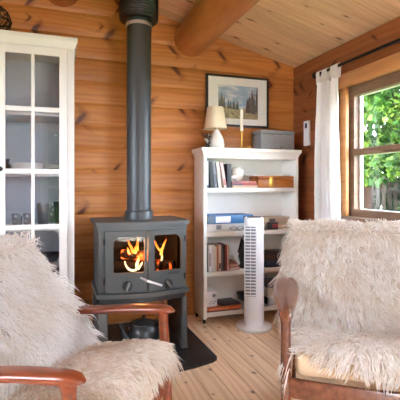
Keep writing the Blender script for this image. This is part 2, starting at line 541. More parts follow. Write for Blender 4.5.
st = thing('wood_stove', 'grey cast iron twin door wood stove on legs with a lit fire', 'stove', (SX, SY, HZ))
XA, XB, XC = 0.228, 0.770, 0.510            # sides and the middle of the bowed front
YA, YM, YBK = 2.492, 2.452, 2.87
def front_poly(xa, xb, ya, ym, yb, n=9):
    pts = [(xa, yb), (xa, ya)]
    for i in range(1, n):
        t = i / n
        x = xa + (xb - xa) * t
        y = ya - (ya - ym) * (1 - abs(2 * t - 1) ** 1.6)
        pts.append((x, y))
    pts += [(xb, ya), (xb, yb)]
    return pts
def plate(mb, xa, xb, ya, ym, yb, z0, z1, bev=0.006):
    mb.prism(front_poly(xa, xb, ya, ym, yb), 'Z', z0, z1)
    es = [e for e in mb.bm.edges if e.is_boundary is False and e.calc_face_angle(0) > 0.8]
    bmesh.ops.bevel(mb.bm, geom=es, offset=bev, segments=2, affect='EDGES')
b = MB()
b.box((XA, YA + 0.03, 0.40), (XA + 0.02, YBK, 0.80)); b.box((XB - 0.02, YA + 0.03, 0.40), (XB, YBK, 0.80))
b.box((XA, YBK - 0.02, 0.40), (XB, YBK, 0.80))
b.box((XA, YA - 0.006, 0.395), (XA + 0.05, YA + 0.032, 0.80), 0.012); b.box((XB - 0.025, YA - 0.006, 0.395), (XB, YA + 0.032, 0.80), 0.008)
body = obj('body', b, M['iron'], st)
b = MB(); plate(b, XA - 0.018, XB + 0.012, YA - 0.022, YM - 0.022, YBK + 0.01, 0.797, 0.822); obj('top_plate', b, M['iron'], st)
b = MB(); plate(b, XA - 0.004, XB + 0.003, YA - 0.010, YM - 0.010, YBK, 0.770, 0.797); obj('upper_band', b, M['iron'], st)
b = MB(); plate(b, XA - 0.014, XB + 0.012, YA - 0.026, YM - 0.04, YBK, 0.372, 0.398, 0.009); obj('ash_ledge', b, M['iron'], st)
b = MB(); plate(b, XA + 0.005, XB - 0.006, YA - 0.004, YM - 0.008, YBK - 0.01, 0.335, 0.372, 0.006); obj('base_band', b, M['iron_dark'], st)
b = MB()
b.box((XA + 0.021, YBK - 0.06, 0.40), (XB - 0.021, YBK - 0.022, 0.768)); b.box((XA + 0.021, YA + 0.03, 0.40), (XA + 0.05, YBK - 0.06, 0.768))
b.box((XB - 0.05, YA + 0.03, 0.40), (XB - 0.021, YBK - 0.06, 0.768)); b.box((XA + 0.05, YA + 0.02, 0.40), (XB - 0.05, YBK - 0.06, 0.47))
obj('firebox_lining', b, M['soot'], st)
# legs: rounded square columns joined by side panels
for (x, y) in ((XA + 0.022, YA + 0.01), (XB - 0.012, YA + 0.01), (XA + 0.022, YBK - 0.03), (XB - 0.012, YBK - 0.03)):
    b = MB(); w = 0.030 if x < 0.5 else 0.018
    b.box((x - w, y - 0.02, HZ), (x + w, y + 0.02, 0.337), 0.010, seg=3)
    b.box((x - w - 0.004, y - 0.024, HZ), (x + w + 0.004, y + 0.024, HZ + 0.03), 0.005)
    obj('leg', b, M['iron'], st)
b = MB(); b.box((XB - 0.022, YA + 0.032, HZ + 0.02), (XB - 0.010, YBK - 0.052, 0.335)); obj('stand_panel', b, M['black'], st)
b = MB(); b.box((XA + 0.012, YA + 0.032, HZ + 0.02), (XA + 0.024, YBK - 0.052, 0.335)); obj('stand_panel', b, M['black'], st)

def plane_fn(p0, p1):
    p0 = Vector((p0[0], p0[1], 0)); p1 = Vector((p1[0], p1[1], 0))
    u = (p1 - p0).normalized(); n = Vector((u.y, -u.x, 0))      # n faces the room
    return (lambda a, z, w: tuple(p0 + u * a + n * w + Vector((0, 0, z)))), (p1 - p0).length
def stove_door(p0, p1, glass_rect, rad, knob_u, knob_z, knob_rot, text=None, hinge=0):
    fn, L = plane_fn(p0, p1)
    b = MB()
    b.frame(fn, (0.002, 0.402, L - 0.002, 0.768), glass_rect, -0.004, 0.016, rad)
    gu0, gv0, gu1, gv1 = glass_rect
    b.frame(fn, (gu0 - 0.010, gv0 - 0.010, gu1 + 0.010, gv1 + 0.010), glass_rect, 0.015, 0.020, rad)
    d = obj('door', b, M['iron'], st)
    b = MB(); b.frame(fn, (gu0 - 0.008, gv0 - 0.008, gu1 + 0.008, gv1 + 0.008), ((gu0 + gu1) / 2 - 1e-4, (gv0 + gv1) / 2 - 1e-4, (gu0 + gu1) / 2 + 1e-4, (gv0 + gv1) / 2 + 1e-4), -0.003, 0.001)
    obj('glass_pane', b, M['glass_fire'], d)
    b = MB()
    o = Vector(fn(knob_u, knob_z, 0.016)); nn = (Vector(fn(0, 0, 1)) - Vector(fn(0, 0, 0)))
    R = nn.to_track_quat('Z', 'Y').to_matrix().to_4x4(); R.translation = o
    b.lathe([(0.030, 0), (0.030, 0.006), (0.026, 0.011), (0.012, 0.014)], n=24, mat=R)
    R2 = R @ Matrix.Rotation(knob_rot, 4, 'Z')
    b.box((-0.006, -0.026, 0.008), (0.006, 0.026, 0.024), 0.003, mat=None)
    # the grip bar is turned with the knob
    for v in b.bm.verts[-1:]: pass
    bar = MB(); bar.box((-0.007, -0.027, 0.010), (0.007, 0.027, 0.026), 0.003); bar.xform(R2)
    b2 = MB(); b2.lathe([(0.030, 0), (0.030, 0.006), (0.026, 0.011), (0.012, 0.014)], n=24, mat=R)
    b.bm.free()
    k = obj('air_knob', b2, M['iron_dark'], d); obj('grip', bar, M['grip'], k)
    if text:
        tb = text_mb(text, 0.028, 0.0016, lambda u, v, w: fn(L * 0.66 + u, 0.503 + v, 0.0168 + w))
        obj('lettering', tb, M['iron_dark'], d)
    if hinge:
        hu = -0.004 if hinge < 0 else L - 0.006
        for hz in (0.475, 0.71):
            hb = MB(); hb.tube([fn(hu, hz - 0.018, 0.012), fn(hu, hz + 0.018, 0.012)], 0.008, 10)
            obj('hinge', hb, M['black'], d)
    return d
PL, PM, PR = (0.262, 2.478), (0.511, 2.446), (0.757, 2.482)
stove_door(PL, PM, (0.050, 0.520, 0.232, 0.735), (0.010, 0.010, 0.010, 0.045), 0.132, 0.442, -0.35, None, -1)
stove_door(PM, PR, (0.038, 0.520, 0.218, 0.740), (0.010, 0.010, 0.045, 0.010), 0.128, 0.436, 0.6, 'morsø', 1)
b = MB()
b.tube([(0.466, 2.432, 0.489), (0.50, 2.402, 0.474), (0.59, 2.40, 0.440)], [0.006, 0.0085, 0.0075], 10)
b.tube([(0.490, 2.45, 0.478), (0.500, 2.404, 0.474)], 0.006, 8)
obj('door_handle', b, M['steel'], st)['label'] = 'bright steel door lever'
b = MB()
for i in range(5):
    x = 0.565 + i * 0.042
    b.box((x, 2.545, 0.47), (x + 0.026, 2.562, 0.555), 0.004)
b.box((0.27, 2.547, 0.47), (0.735, 2.560, 0.490), 0.003)
obj('log_guard', b, M['iron_dark'], st)

# burning logs and flames inside
M['char'] = plain('charred_log', (40, 28, 23), 0.9, var=0.6, vs=40)
def ember_mat():
    m = NT('glowing_log')
    tc = m.n('ShaderNodeTexCoord').outputs['Object']
    nz = m.step(m.noise(tc, 22.0, 3.0), 0.48, 0.70)
    b = m.bsdf(m.mix(nz, lin((60, 34, 24)), lin((140, 60, 30))), 0.9)
    b.inputs['Emission Color'].default_value = lin((255, 96, 30)); m.l(m.math('MULTIPLY', nz, 2.2), b.inputs['Emission Strength'])
    return m.m
M['ember'] = ember_mat()
def flame_mat():
    m = NT('flame')
    tc = m.n('ShaderNodeTexCoord').outputs['Generated']
    sp = m.n('ShaderNodeSeparateXYZ'); m.l(tc, sp.inputs[0])
    f = m.math('ADD', sp.outputs[2], m.math('MULTIPLY', m.math('SUBTRACT', m.noise(tc, 6.0, 3.0), 0.5), 0.8))
    rp = m.n('ShaderNodeValToRGB'); m.l(f, rp.inputs[0])
    e = rp.color_ramp.elements
    e[0].position = 0.05; e[0].color = lin((255, 236, 190)); e[1].position = 1.0; e[1].color = lin((226, 70, 14))
    k = e.new(0.5); k.color = lin((255, 168, 66))
    em = m.n('ShaderNodeEmission'); m.l(rp.outputs[0], em.inputs[0]); em.inputs[1].default_value = 1.0
    tr = m.n('ShaderNodeBsdfTransparent')
    mx = m.n('ShaderNodeMixShader')
    lw = m.n('ShaderNodeLayerWeight'); lw.inputs[0].default_value = 0.35
    m.l(m.math('MULTIPLY', lw.outputs['Facing'], 1.0, clamp=True), mx.inputs[0])
    m.l(em.outputs[0], mx.inputs[1]); m.l(tr.outputs[0], mx.inputs[2])
    m.l(mx.outputs[0], m.out.inputs[0])
    return m.m
M['flame'] = flame_mat()
def firelog(p0, p1, r, mat, label):
    b = MB(); n = 8
    pts = [tuple(Vector(p0).lerp(Vector(p1), i / n)) for i in range(n + 1)]
    b.tube(pts, [r * (0.9 + 0.15 * random.random()) for _ in range(n + 1)], 11)
    tag(obj('firewood_log', b, mat), label, 'firewood', 'logs burning in the stove')
firelog((0.300, 2.68, 0.511), (0.60, 2.62, 0.514), 0.038, M['char'], 'charred log lying lengthwise at the bottom of the stove fire')
firelog((0.40, 2.70, 0.592), (0.545, 2.60, 0.588), 0.034, M['ember'], 'glowing log propped over the charred log behind the left stove door')
firelog((0.62, 2.70, 0.511), (0.712, 2.60, 0.512), 0.036, M['ember'], 'short glowing log behind the right stove door')
fl = MB()
def flame(x, y, z, h, r, lean=0.0, tw=0.0):
    rings = []
    N = 10
    for i in range(N + 1):
        t = i / N
        rr = r * (0.55 + 1.2 * t) * (1 - t) ** 0.8 + 0.0006
        cx = x + lean * t * h + 0.22 * r * sin(6 * t + tw); cy = y + 0.15 * r * cos(5 * t + tw)
        rings.append([(cx + rr * cos(2 * PI * k / 10), cy + 0.6 * rr * sin(2 * PI * k / 10), z + h * t) for k in range(10)])
    fl.loft(rings)
for (x, y, z, h, r, ln, tw) in [(0.448, 2.58, 0.612, 0.090, 0.013, -0.35, 0), (0.462, 2.60, 0.606, 0.060, 0.014, 0.2, 1), (0.480, 2.61, 0.622, 0.095, 0.011, 0.05, 2), (0.430, 2.60, 0.605, 0.045, 0.010, -0.4, 3),
                                (0.468, 2.56, 0.520, 0.080, 0.014, 0.12, 3), (0.480, 2.57, 0.510, 0.050, 0.010, 0.5, 4),
                                (0.632, 2.60, 0.610, 0.085, 0.010, 0.45, 1), (0.626, 2.61, 0.612, 0.075, 0.010, -0.5, 2), (0.634, 2.60, 0.590, 0.045, 0.013, 0.0, 5), (0.640, 2.62, 0.548, 0.06, 0.009, 0.1, 0)]:
    flame(x, y, z, h, r, ln, tw)
# a curling tongue licking under the upper log
pts, rad = [], []
for i in range(15):
    a = PI * (1.02 + 0.86 * i / 14)
    pts.append((0.445 + 0.052 * cos(a), 2.56, 0.575 + 0.066 * sin(a))); rad.append(0.002 + 0.0055 * sin(PI * (0.1 + 0.85 * i / 14)))
fl.tube(pts, rad, 8)
tag(obj('flames', fl, M['flame']), 'orange flames of the fire inside the stove', 'fire')['kind'] = 'stuff'

# stove pipe
sp = thing('stove_pipe', 'tall grey stove pipe rising from the stove to the ceiling', 'pipe', (0.507, 2.70, 0.822))
b = MB(); b.lathe([(0.0805, 0.822), (0.0805, 2.18)], (0.507, 2.70, 0), 40); obj('flue', b, M['pipe'], sp)
b = MB(); b.lathe([(0.093, 0.822), (0.093, 0.868), (0.089, 0.876), (0.083, 0.878)], (0.507, 2.70, 0), 40); obj('spigot_collar', b, M['pipe'], sp)
b = MB(); b.lathe([(0.083, 2.085), (0.087, 2.088), (0.087, 2.105), (0.083, 2.108)], (0.507, 2.70, 0), 40); obj('joint_ring', b, M['steel'], sp)['label'] = 'bright ring at the joint of the pipe'
b = MB()
prof = [(0.084, 2.128), (0.122, 2.128), (0.128, 2.136), (0.128, 2.150)]
z = 2.150
while z < 2.60:
    prof += [(0.124, z + 0.004), (0.129, z + 0.012)]; z += 0.016
b.lathe(prof, (0.507, 2.70, 0), 40); obj('insulated_section', b, M['black'], sp)['label'] = 'wider black ribbed pipe section under the ceiling'

# kettle on the hearth under the stove
kc = (0.520, 2.60, HZ)
kt = thing('kettle', 'black iron kettle standing on the hearth beneath the stove', 'kettle', kc)
b = MB(); b.lathe([(0.060, 0), (0.078, 0.004), (0.092, 0.03), (0.097, 0.065), (0.094, 0.10), (0.082, 0.132), (0.066, 0.146)], kc, 36); obj('body', b, M['kettle'], kt)
b = MB(); b.lathe([(0.070, 0.146), (0.069, 0.152), (0.05, 0.163), (0.022, 0.171), (0.008, 0.173)], kc, 32)
lid = obj('lid', b, M['kettle'], kt)
b = MB(); b.lathe([(0.007, 0.172), (0.006, 0.180), (0.014, 0.186), (0.015, 0.193), (0.008, 0.198)], kc, 16); obj('lid_knob', b, M['black'], lid)
b = MB()
b.tube([(kc[0] - 0.08, kc[1] - 0.01, HZ + 0.055), (kc[0] - 0.115, kc[1] - 0.015, HZ + 0.07), (kc[0] - 0.135, kc[1] - 0.017, HZ + 0.11), (kc[0] - 0.152, kc[1] - 0.02, HZ + 0.15), (kc[0] - 0.166, kc[1] - 0.022, HZ + 0.16)],
       [0.026, 0.021, 0.015, 0.011, 0.012], 14)
obj('spout', b, M['kettle'], kt)
b = MB()
pts = []
for i in range(17):
    a = PI * i / 16
    pts.append((kc[0] - 0.088 * cos(a), kc[1] + 0.01 + 0.105 * sin(a), HZ + 0.125 + 0.015 * sin(a)))
b.tube(pts, 0.0035, 8)
for s in (-1, 1): b.lathe([(0.008, 0.115), (0.008, 0.14)], (kc[0] + s * 0.088, kc[1] + 0.01, HZ), 10)
obj('bail_handle', b, M['black'], kt)

# ------------------------------------------------------------------ glazed cabinet
CX0, CX1, CY0, CY1 = -0.80, 0.098, 2.725, 3.10
cb = thing('display_cabinet', 'tall white glass fronted display cabinet against the log wall', 'cabinet', (-0.35, 2.91, 0))
W = M['white2']
b = MB(); b.box((CX0, CY0 + 0.02, 0.0), (CX0 + 0.022, CY1, 1.925)); obj('side_panel', b, W, cb)
b = MB(); b.box((CX1 - 0.022, CY0 + 0.02, 0.0), (CX1, CY1, 1.925)); obj('side_panel', b, W, cb)
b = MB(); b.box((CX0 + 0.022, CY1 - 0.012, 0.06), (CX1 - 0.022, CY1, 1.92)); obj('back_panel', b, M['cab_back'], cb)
b = MB()
b.box((CX0, CY0 + 0.001, 0.0), (CX0 + 0.04, CY0 + 0.022, 1.91)); b.box((CX1 - 0.04, CY0 + 0.001, 0.0), (CX1, CY0 + 0.022, 1.91))
b.box((CX0 + 0.04, CY0 + 0.001, 1.895), (CX1 - 0.04, CY0 + 0.022, 1.91)); b.box((CX0 + 0.04, CY0 + 0.001, 0.375), (CX1 - 0.04, CY0 + 0.022, 0.40)); b.box((CX0 + 0.04, CY0 + 0.001, 0.0), (CX1 - 0.04, CY0 + 0.022, 0.10))
obj('face_frame', b, W, cb)
b = MB()
prof = [(0.0, 1.905), (-0.006, 1.912), (-0.010, 1.93), (-0.018, 1.945), (-0.020, 1.950), (-0.020, 1.972), (-0.016, 1.975)]
rings = []
for d, z in prof:
    rings.append([(CX0 + d, CY1, z), (CX0 + d, CY0 + d, z), (CX1 - d, CY0 + d, z), (CX1 - d, CY1, z)])
b.loft(rings); obj('cornice', b, W, cb)
for z in (0.38, 0.775, 1.118, 1.500):
    b = MB(); b.box((CX0 + 0.022, CY0 + 0.045, z - 0.02), (CX1 - 0.022, CY1 - 0.012, z)); obj('shelf', b, W, cb)
for (xa, xb, ks) in ((CX0 + 0.042, -0.352, 1), (-0.348, CX1 - 0.042, -1)):
    b = MB()
    z0, z1 = 0.402, 1.893
    sl, rail = 0.048, 0.048
    F = xz(CY0 - 0.018)
    b.frame(F, (xa, z0, xb, z1), (xa + sl, z0 + rail, xb - sl, z1 - rail), 0.0, 0.02)
    xm = (xa + xb) / 2
    b.box((xm - 0.010, CY0 - 0.016, z0 + rail), (xm + 0.010, CY0 - 0.001, z1 - rail), 0.002)
    for zm in (1.510, 1.128, 0.785):
        b.box((xa + sl, CY0 - 0.0162, zm - 0.015), (xb - sl, CY0 - 0.0008, zm + 0.015), 0.002)
    d = obj('door', b, W, cb)
    b = MB(); b.box((xa + sl - 0.004, CY0 - 0.0085, z0 + rail - 0.004), (xb - sl + 0.004, CY0 - 0.0055, z1 - rail + 0.004)); obj('glass_pane', b, M['glass_cab'], d)
    b = MB(); kx = xb - 0.024 if ks > 0 else xa + 0.024
    R = Matrix.Translation((kx, CY0 - 0.018, 1.140)) @ Matrix.Rotation(PI / 2, 4, 'X')
    b.lathe([(0.006, 0), (0.006, 0.012), (0.013, 0.016), (0.015, 0.022), (0.008, 0.027)], n=16, mat=R); obj('knob', b, M['black'], d)
for (xa, xb) in ((CX0 + 0.042, -0.352), (-0.348, CX1 - 0.042)):
    b = MB(); b.box((xa, CY0 - 0.018, 0.105), (xb, CY0 + 0.002, 0.372), 0.003); d = obj('drawer', b, W, cb)
    b = MB(); R = Matrix.Translation(((xa + xb) / 2, CY0 - 0.018, 0.24)) @ Matrix.Rotation(PI / 2, 4, 'X')
    b.lathe([(0.006, 0), (0.006, 0.012), (0.013, 0.016), (0.015, 0.022), (0.008, 0.027)], n=16, mat=R); obj('knob', b, M['black'], d)

# contents of the cabinet
b = MB(); b.lathe([(0.05, 0), (0.085, 0.004), (0.098, 0.05), (0.10, 0.068), (0.094, 0.068), (0.08, 0.02), (0.01, 0.012)], (-0.185, 2.90, 1.118), 28)
tag(obj('bowl', b, M['ceramic']), 'white round bowl behind the middle panes of the glass cabinet', 'bowl')
b = MB()
for i in range(5): b.lathe([(0.05, 0.0), (0.06, 0.004), (0.092, 0.013), (0.091, 0.016), (0.058, 0.009), (0.01, 0.008)], (-0.035, 2.91, 1.118 + 0.0))
b.bm.free()
for i in range(4):
    b = MB(); b.lathe([(0.045, 0.0), (0.055, 0.003), (0.078, 0.011), (0.077, 0.014), (0.053, 0.008), (0.01, 0.007)], (-0.005, 2.91, 1.1182 + i * 0.0155), 26)
    nm = ['bottom', 'second from bottom', 'third from bottom', 'top']
    tag(obj('plate', b, M['ceramic']), '%s white plate of the stack beside the white bowl in the cabinet' % nm[i], 'plate', 'plates stacked in the cabinet')
b = MB(); b.lathe([(0.03, 0), (0.034, 0.004), (0.034, 0.05), (0.024, 0.065), (0.024, 0.08), (0.028, 0.082), (0.028, 0.092), (0.006, 0.094)], (-0.318, 2.88, 1.118), 20)
tag(obj('jar', b, plain('dark_jar_glass', (34, 34, 32), 0.2, var=0.3, vs=60)), 'small dark jar beside the white bowl in the cabinet', 'jar')
def cut_mat(name):
    m = NT(name)
    tc = m.n('ShaderNodeTexCoord').outputs['Object']
    w = m.n('ShaderNodeTexVoronoi', feature='F1'); m.l(tc, w.inputs['Vector']); w.inputs['Scale'].default_value = 38.0
    f = m.step(w.outputs['Distance'], 0.25, 0.55)
    m.bsdf(m.mix(f, lin((226, 228, 230)), lin((132, 134, 136))), 0.12, 0.0, 0.7)
    return m.m
M['cut'] = cut_mat('cut_glass')
def glassware(x, y, z, r, h, label, mat, flare=1.1):
    b = MB(); b.lathe([(r * 0.8, 0), (r * 0.84, 0.003), (r * 0.9, h * 0.4), (r * flare, h), (r * flare - 0.003, h), (r * 0.82, h * 0.4), (r * 0.7, 0.012), (0.004, 0.012)], (x, y, z), 22)
    tag(obj('drinking_glass', b, mat), label, 'glass', 'glasses on the cabinet shelf')
glassware(-0.245, 2.84, 0.775, 0.030, 0.088, 'left patterned tumbler behind the lower left panes of the cabinet', M['cut'])
glassware(-0.178, 2.84, 0.775, 0.030, 0.088, 'patterned tumbler beside the cabinet door muntin in the lower left panes', M['cut'])
glassware(-0.092, 2.86, 0.775, 0.040, 0.150, 'tall clear glass just right of the cabinet door muntin', M['tumbler'], 1.0)
glassware(-0.035, 2.96, 0.775, 0.036, 0.145, 'tall patterned glass standing behind the clear glasses in the cabinet', M['cut'], 1.0)
glassware(0.010, 2.85, 0.775, 0.036, 0.16, 'tall clear glass nearest the right edge of the cabinet door', M['tumbler'], 1.15)
M['dkdish'] = plain('charcoal_stoneware', (70, 72, 74), 0.3, var=0.2)
nm = ['bottom', 'second', 'third', 'top']
for i in range(4):
    b = MB(); b.lathe([(0.04, 0.0), (0.05, 0.003), (0.078, 0.032), (0.083, 0.052), (0.080, 0.053), (0.072, 0.034), (0.045, 0.010), (0.01, 0.009)], (-0.06, 2.88, 0.3803 + i * 0.0535), 26)
    tag(obj('bowl', b, M['dkdish'] if i % 2 else M['ceramic']), '%s bowl of the grey and white stack in the bottom of the cabinet' % nm[i], 'bowl', 'bowls stacked at the bottom of the cabinet')

# lantern on top of the cabinet
lc = (-0.362, 2.84, 1.975)
ln = thing('wire_lantern', 'round black wire lantern standing on top of the white cabinet', 'lantern', lc)
b = MB()
R = 0.082
def sph(a, t, r=R): return (lc[0] + r * sin(t) * cos(a), lc[1] + r * sin(t) * sin(a), lc[2] + 0.094 + 1.12 * r * cos(t))
for k in range(12):
    for tw in (0.9, -0.9):
        pts = [sph(2 * PI * k / 12 + tw * (t - PI / 2), t) for t in np.linspace(0.35, PI - 0.42, 15)]
        b.tube(pts, 0.0026, 5)
obj('wire_globe', b, M['rod'], ln)
b = MB()
for t in (0.35, PI / 2, PI - 0.42):
    b.tube([sph(2 * PI * k / 32, t, R + 0.001) for k in range(32)], 0.006, 8, closed=True)
b.lathe([(0.040, 0.0), (0.042, 0.004), (0.036, 0.012)], lc, 24)
obj('hoops', b, M['rod'], ln)
b = MB(); b.lathe([(0.030, 0.175), (0.022, 0.19), (0.012, 0.205), (0.009, 0.24), (0.006, 0.30)], lc, 16)
b.tube([(lc[0] + 0.022 * cos(a), lc[1], lc[2] + 0.318 + 0.022 * sin(a)) for a in np.linspace(0, 2 * PI, 20, endpoint=False)], 0.003, 6, closed=True)
obj('neck', b, M['rod'], ln)
# ------------------------------------------------------------------ bookcase
BX0, BX1, BY0, BY1 = 1.028, 1.845, 2.885, 3.112
bc = thing('bookcase', 'white open bookcase standing in the corner of the log walls', 'bookcase', (1.435, 3.0, 0))
W = M['white']
for x in (BX0, BX1 - 0.026):
    b = MB(); b.box((x, BY0, 0.035), (x + 0.026, BY1, 1.275), 0.002); obj('side_panel', b, W, bc)
b = MB(); b.box((BX0 + 0.026, BY1 - 0.010, 0.04), (BX1 - 0.026, BY1, 1.275)); obj('back_panel', b, W, bc)
SHZ = [0.082, 0.385, 0.686, 1.020]
for z in SHZ:
    b = MB(); b.box((BX0 + 0.026, BY0 + 0.002, z - 0.034), (BX1 - 0.026, BY1 - 0.010, z), 0.002); obj('shelf', b, W, bc)
b = MB()
prof = [(0.0, 1.268), (-0.004, 1.272), (-0.006, 1.285), (-0.016, 1.297), (-0.020, 1.302), (-0.020, 1.322), (-0.017, 1.325)]
b.loft([[(BX0 + d, BY1, z), (BX0 + d, BY0 + d, z), (BX1 - d, BY0 + d, z), (BX1 - d, BY1, z)] for d, z in prof])
obj('cornice', b, W, bc)
b = MB(); b.box((BX0 + 0.026, BY0 + 0.004, 1.245), (BX1 - 0.026, BY0 + 0.02, 1.27)); obj('top_rail', b, W, bc)
for (x, y) in ((BX0 + 0.013, BY0 + 0.025), (BX1 - 0.013, BY0 + 0.025), (BX0 + 0.013, BY1 - 0.03), (BX1 - 0.013, BY1 - 0.03)):
    b = MB(); b.lathe([(0.010, 0.0), (0.012, 0.006), (0.010, 0.02), (0.012, 0.036)], (x, y, 0), 12); obj('foot', b, M['rod'], bc)

# ---- things on the shelves
M['page'] = plain('page_edges', (226, 214, 192), 0.9, var=0.08, vs=120)
BM = {}
def cm(rgb):
    if rgb not in BM: BM[rgb] = plain('book_cover_%d_%d_%d' % rgb, rgb, 0.5, var=0.12, vs=70)
    return BM[rgb]
def book(x, z, w, h, d, rgb, label, group, lean=0.0, yf=2.905, flat=False, rz=0.0, cat='book', name='book', band=None):
    """upright: spine faces the room; w thickness, h height, d depth; flat: w width, h thickness"""
    Rm = Matrix.Translation((x, yf, z)) @ Matrix.Rotation(rz, 4, 'Z') @ Matrix.Rotation(lean, 4, 'Y')
    t = thing(name, label, cat, (x, yf, z), 0.0, group)
    c = MB(); p = MB()
    th = 0.003
    if not flat:
        c.box((0, 0, 0), (th, d, h)); c.box((w - th, 0, 0), (w, d, h)); c.box((0, -0.001, 0), (w, th, h), 0.0008)
        p.box((th, th, 0.004), (w - th, d - 0.005, h - 0.004))
    else:
        c.box((0, 0, 0), (w, d, th)); c.box((0, 0, h - th), (w, d, h)); c.box((0, -0.001, 0), (w, th, h), 0.0008)
        p.box((0.004, th, th), (w - 0.004, d - 0.005, h - th))
    c.xform(Rm); p.xform(Rm)
    obj('cover', c, cm(rgb), t); obj('pages', p, M['page'], t)
    if band:
        q = MB()
        if not flat: q.box((0.15 * w, -0.0018, band[0] * h), (0.85 * w, 0.0, band[1] * h))
        else: q.box((band[0] * w, -0.0018, 0.2 * h), (band[1] * w, 0.0, 0.8 * h))
        q.xform(Rm); obj('spine_label', q, cm(band[2]), t)
    return t
G1 = 'books standing on the upper shelf'
z = SHZ[3]
book(1.058, z, 0.018, 0.225, 0.15, (58, 84, 100), 'thin blue grey book upright against the bookcase side, upper shelf', G1, band=(0.1, 0.9, (200, 206, 206)))
book(1.090, z, 0.026, 0.205, 0.15, (52, 56, 60), 'dark charcoal book second from the left on the upper shelf', G1, lean=-0.07)
book(1.123, z, 0.020, 0.205, 0.15, (132, 142, 152), 'slate grey book leaning beside the charcoal book on the upper shelf', G1, lean=-0.09, band=(0.15, 0.5, (90, 98, 108)))
book(1.158, z, 0.024, 0.198, 0.15, (228, 222, 210), 'cream book leaning on the upper shelf', G1, lean=-0.12, band=(0.3, 0.7, (190, 180, 168)))
book(1.202, z, 0.022, 0.200, 0.15, (212, 186, 180), 'pale pink speckled book leaning on the upper shelf', G1, lean=-0.17, band=(0.1, 0.35, (180, 110, 110)))
book(1.226, z, 0.034, 0.185, 0.16, (44, 44, 50), 'black book upright at the right end of the upper row', G1)
G = 'books lying under the white shell'
book(1.272, z, 0.215, 0.018, 0.15, (196, 176, 150), 'beige paperback at the bottom of the pile under the white shell', G, flat=True)
book(1.270, z + 0.0185, 0.215, 0.019, 0.15, (176, 82, 76), 'red book lying in the middle of the pile under the white shell', G, flat=True, band=(0.02, 0.42, (70, 82, 108)))
book(1.270, z + 0.038, 0.205, 0.014, 0.15, (204, 130, 124), 'faded pink book on top of the pile under the white shell', G, flat=True, band=(0.03, 0.35, (96, 104, 120)))
# conch shell
sc = (1.335, 2.965, z + 0.0522)
b = MB()
rings = []
N = 70
for i in range(N + 1):
    t = i / N
    a = 2 * PI * 2.6 * t + 0.4
    k1 = (1 - t) ** 1.25
    c = Vector((sc[0] + 0.030 * t + 0.026 * k1 * cos(a), sc[1] + 0.026 * k1 * sin(a) , sc[2] + 0.052 + 0.030 * t - 0.004 * k1))
    rr = 0.047 * k1 + 0.002
    e1 = Vector((cos(a), sin(a), 0.15)).normalized(); e2 = Vector((0.10 * sin(a), 0, 1)).normalized()
    rings.append([tuple(c + rr * (1 + 0.05 * sin(10 * PI * k / 14)) * (cos(2 * PI * k / 14) * e1 + 1.15 * sin(2 * PI * k / 14) * e2)) for k in range(14)])
b.loft(rings)
b.tube([(sc[0] - 0.02, sc[1] - 0.01, sc[2] + 0.035), (sc[0] - 0.045, sc[1] - 0.02, sc[2] + 0.025), (sc[0] - 0.062, sc[1] - 0.028, sc[2] + 0.02)], [0.03, 0.018, 0.004], 12)
lo = min(v.co.z for v in b.bm.verts)
bmesh.ops.translate(b.bm, vec=(0, 0, sc[2] - lo), verts=b.bm.verts[:])
tag(obj('seashell', b, M['ceramic']), 'big white conch shell on the pile of books', 'shell')
# wooden chest
bx = (1.492, 2.905, z)
M['boxwood'] = grainwood('box_wood', (158, 88, 36), (194, 122, 56), (5, 40, 40), rough=0.35)
wb = thing('wooden_box', 'honey brown wooden box with brass clasp on the upper shelf', 'box', (1.64, 2.98, z))
b = MB(); b.box((bx[0], bx[1], z), (1.815, 3.07, z + 0.068), 0.006); obj('body', b, M['boxwood'], wb)
b = MB(); b.box((bx[0] - 0.002, bx[1] - 0.002, z + 0.070), (1.817, 3.072, z + 0.094), 0.008); obj('lid', b, M['boxwood'], wb)
b = MB(); b.box((1.585, bx[1] - 0.006, z + 0.004), (1.628, bx[1] - 0.001, z + 0.088), 0.002); obj('clasp', b, M['brass'], wb)['label'] = 'pale brass clasp plate'
b = MB(); b.box((1.44, 2.915, z + 0.0945), (1.79, 3.06, z + 0.104), 0.001, mat=Matrix.Translation((1.6, 2.98, 0)) @ Matrix.Rotation(0.05, 4, 'Z') @ Matrix.Translation((-1.6, -2.98, 0)))
tag(obj('magazine', b, cm((226, 220, 210))), 'white magazine lying on the wooden box lid', 'magazine')

# second shelf
z = SHZ[2]
wbx = thing('white_box', 'flat white file box under the blue binder', 'box', (1.26, 2.98, z))
b = MB(); b.box((1.065, 2.912, z), (1.44, 3.09, z + 0.060), 0.003); obj('body', b, M['white2'], wbx)
b = MB(); b.box((1.14, 2.909, z + 0.016), (1.18, 2.912, z + 0.05), 0.001); obj('label_holder', b, cm((130, 132, 138)), wbx)
b = MB(); b.box((1.40, 2.909, z + 0.014), (1.425, 2.912, z + 0.052), 0.001); obj('label_holder', b, cm((130, 132, 138)), wbx)
bn = thing('ring_binder', 'blue ring binder lying on the white file box', 'binder', (1.26, 2.98, z + 0.0605))
zz = z + 0.0605
b = MB()
b.box((1.070, 2.90, zz), (1.445, 3.095, zz + 0.004)); b.box((1.070, 2.90, zz + 0.060), (1.445, 3.095, zz + 0.064)); b.box((1.070, 2.897, zz), (1.445, 2.902, zz + 0.064), 0.0015)
obj('cover', b, cm((62, 116, 170)), bn)
b = MB(); b.box((1.085, 2.905, zz + 0.006), (1.43, 3.08, zz + 0.05)); obj('papers', b, M['page'], bn)
b = MB(); b.box((1.070, 2.8962, zz + 0.002), (1.12, 2.8972, zz + 0.062)); obj('spine_end', b, cm((92, 112, 130)), bn)
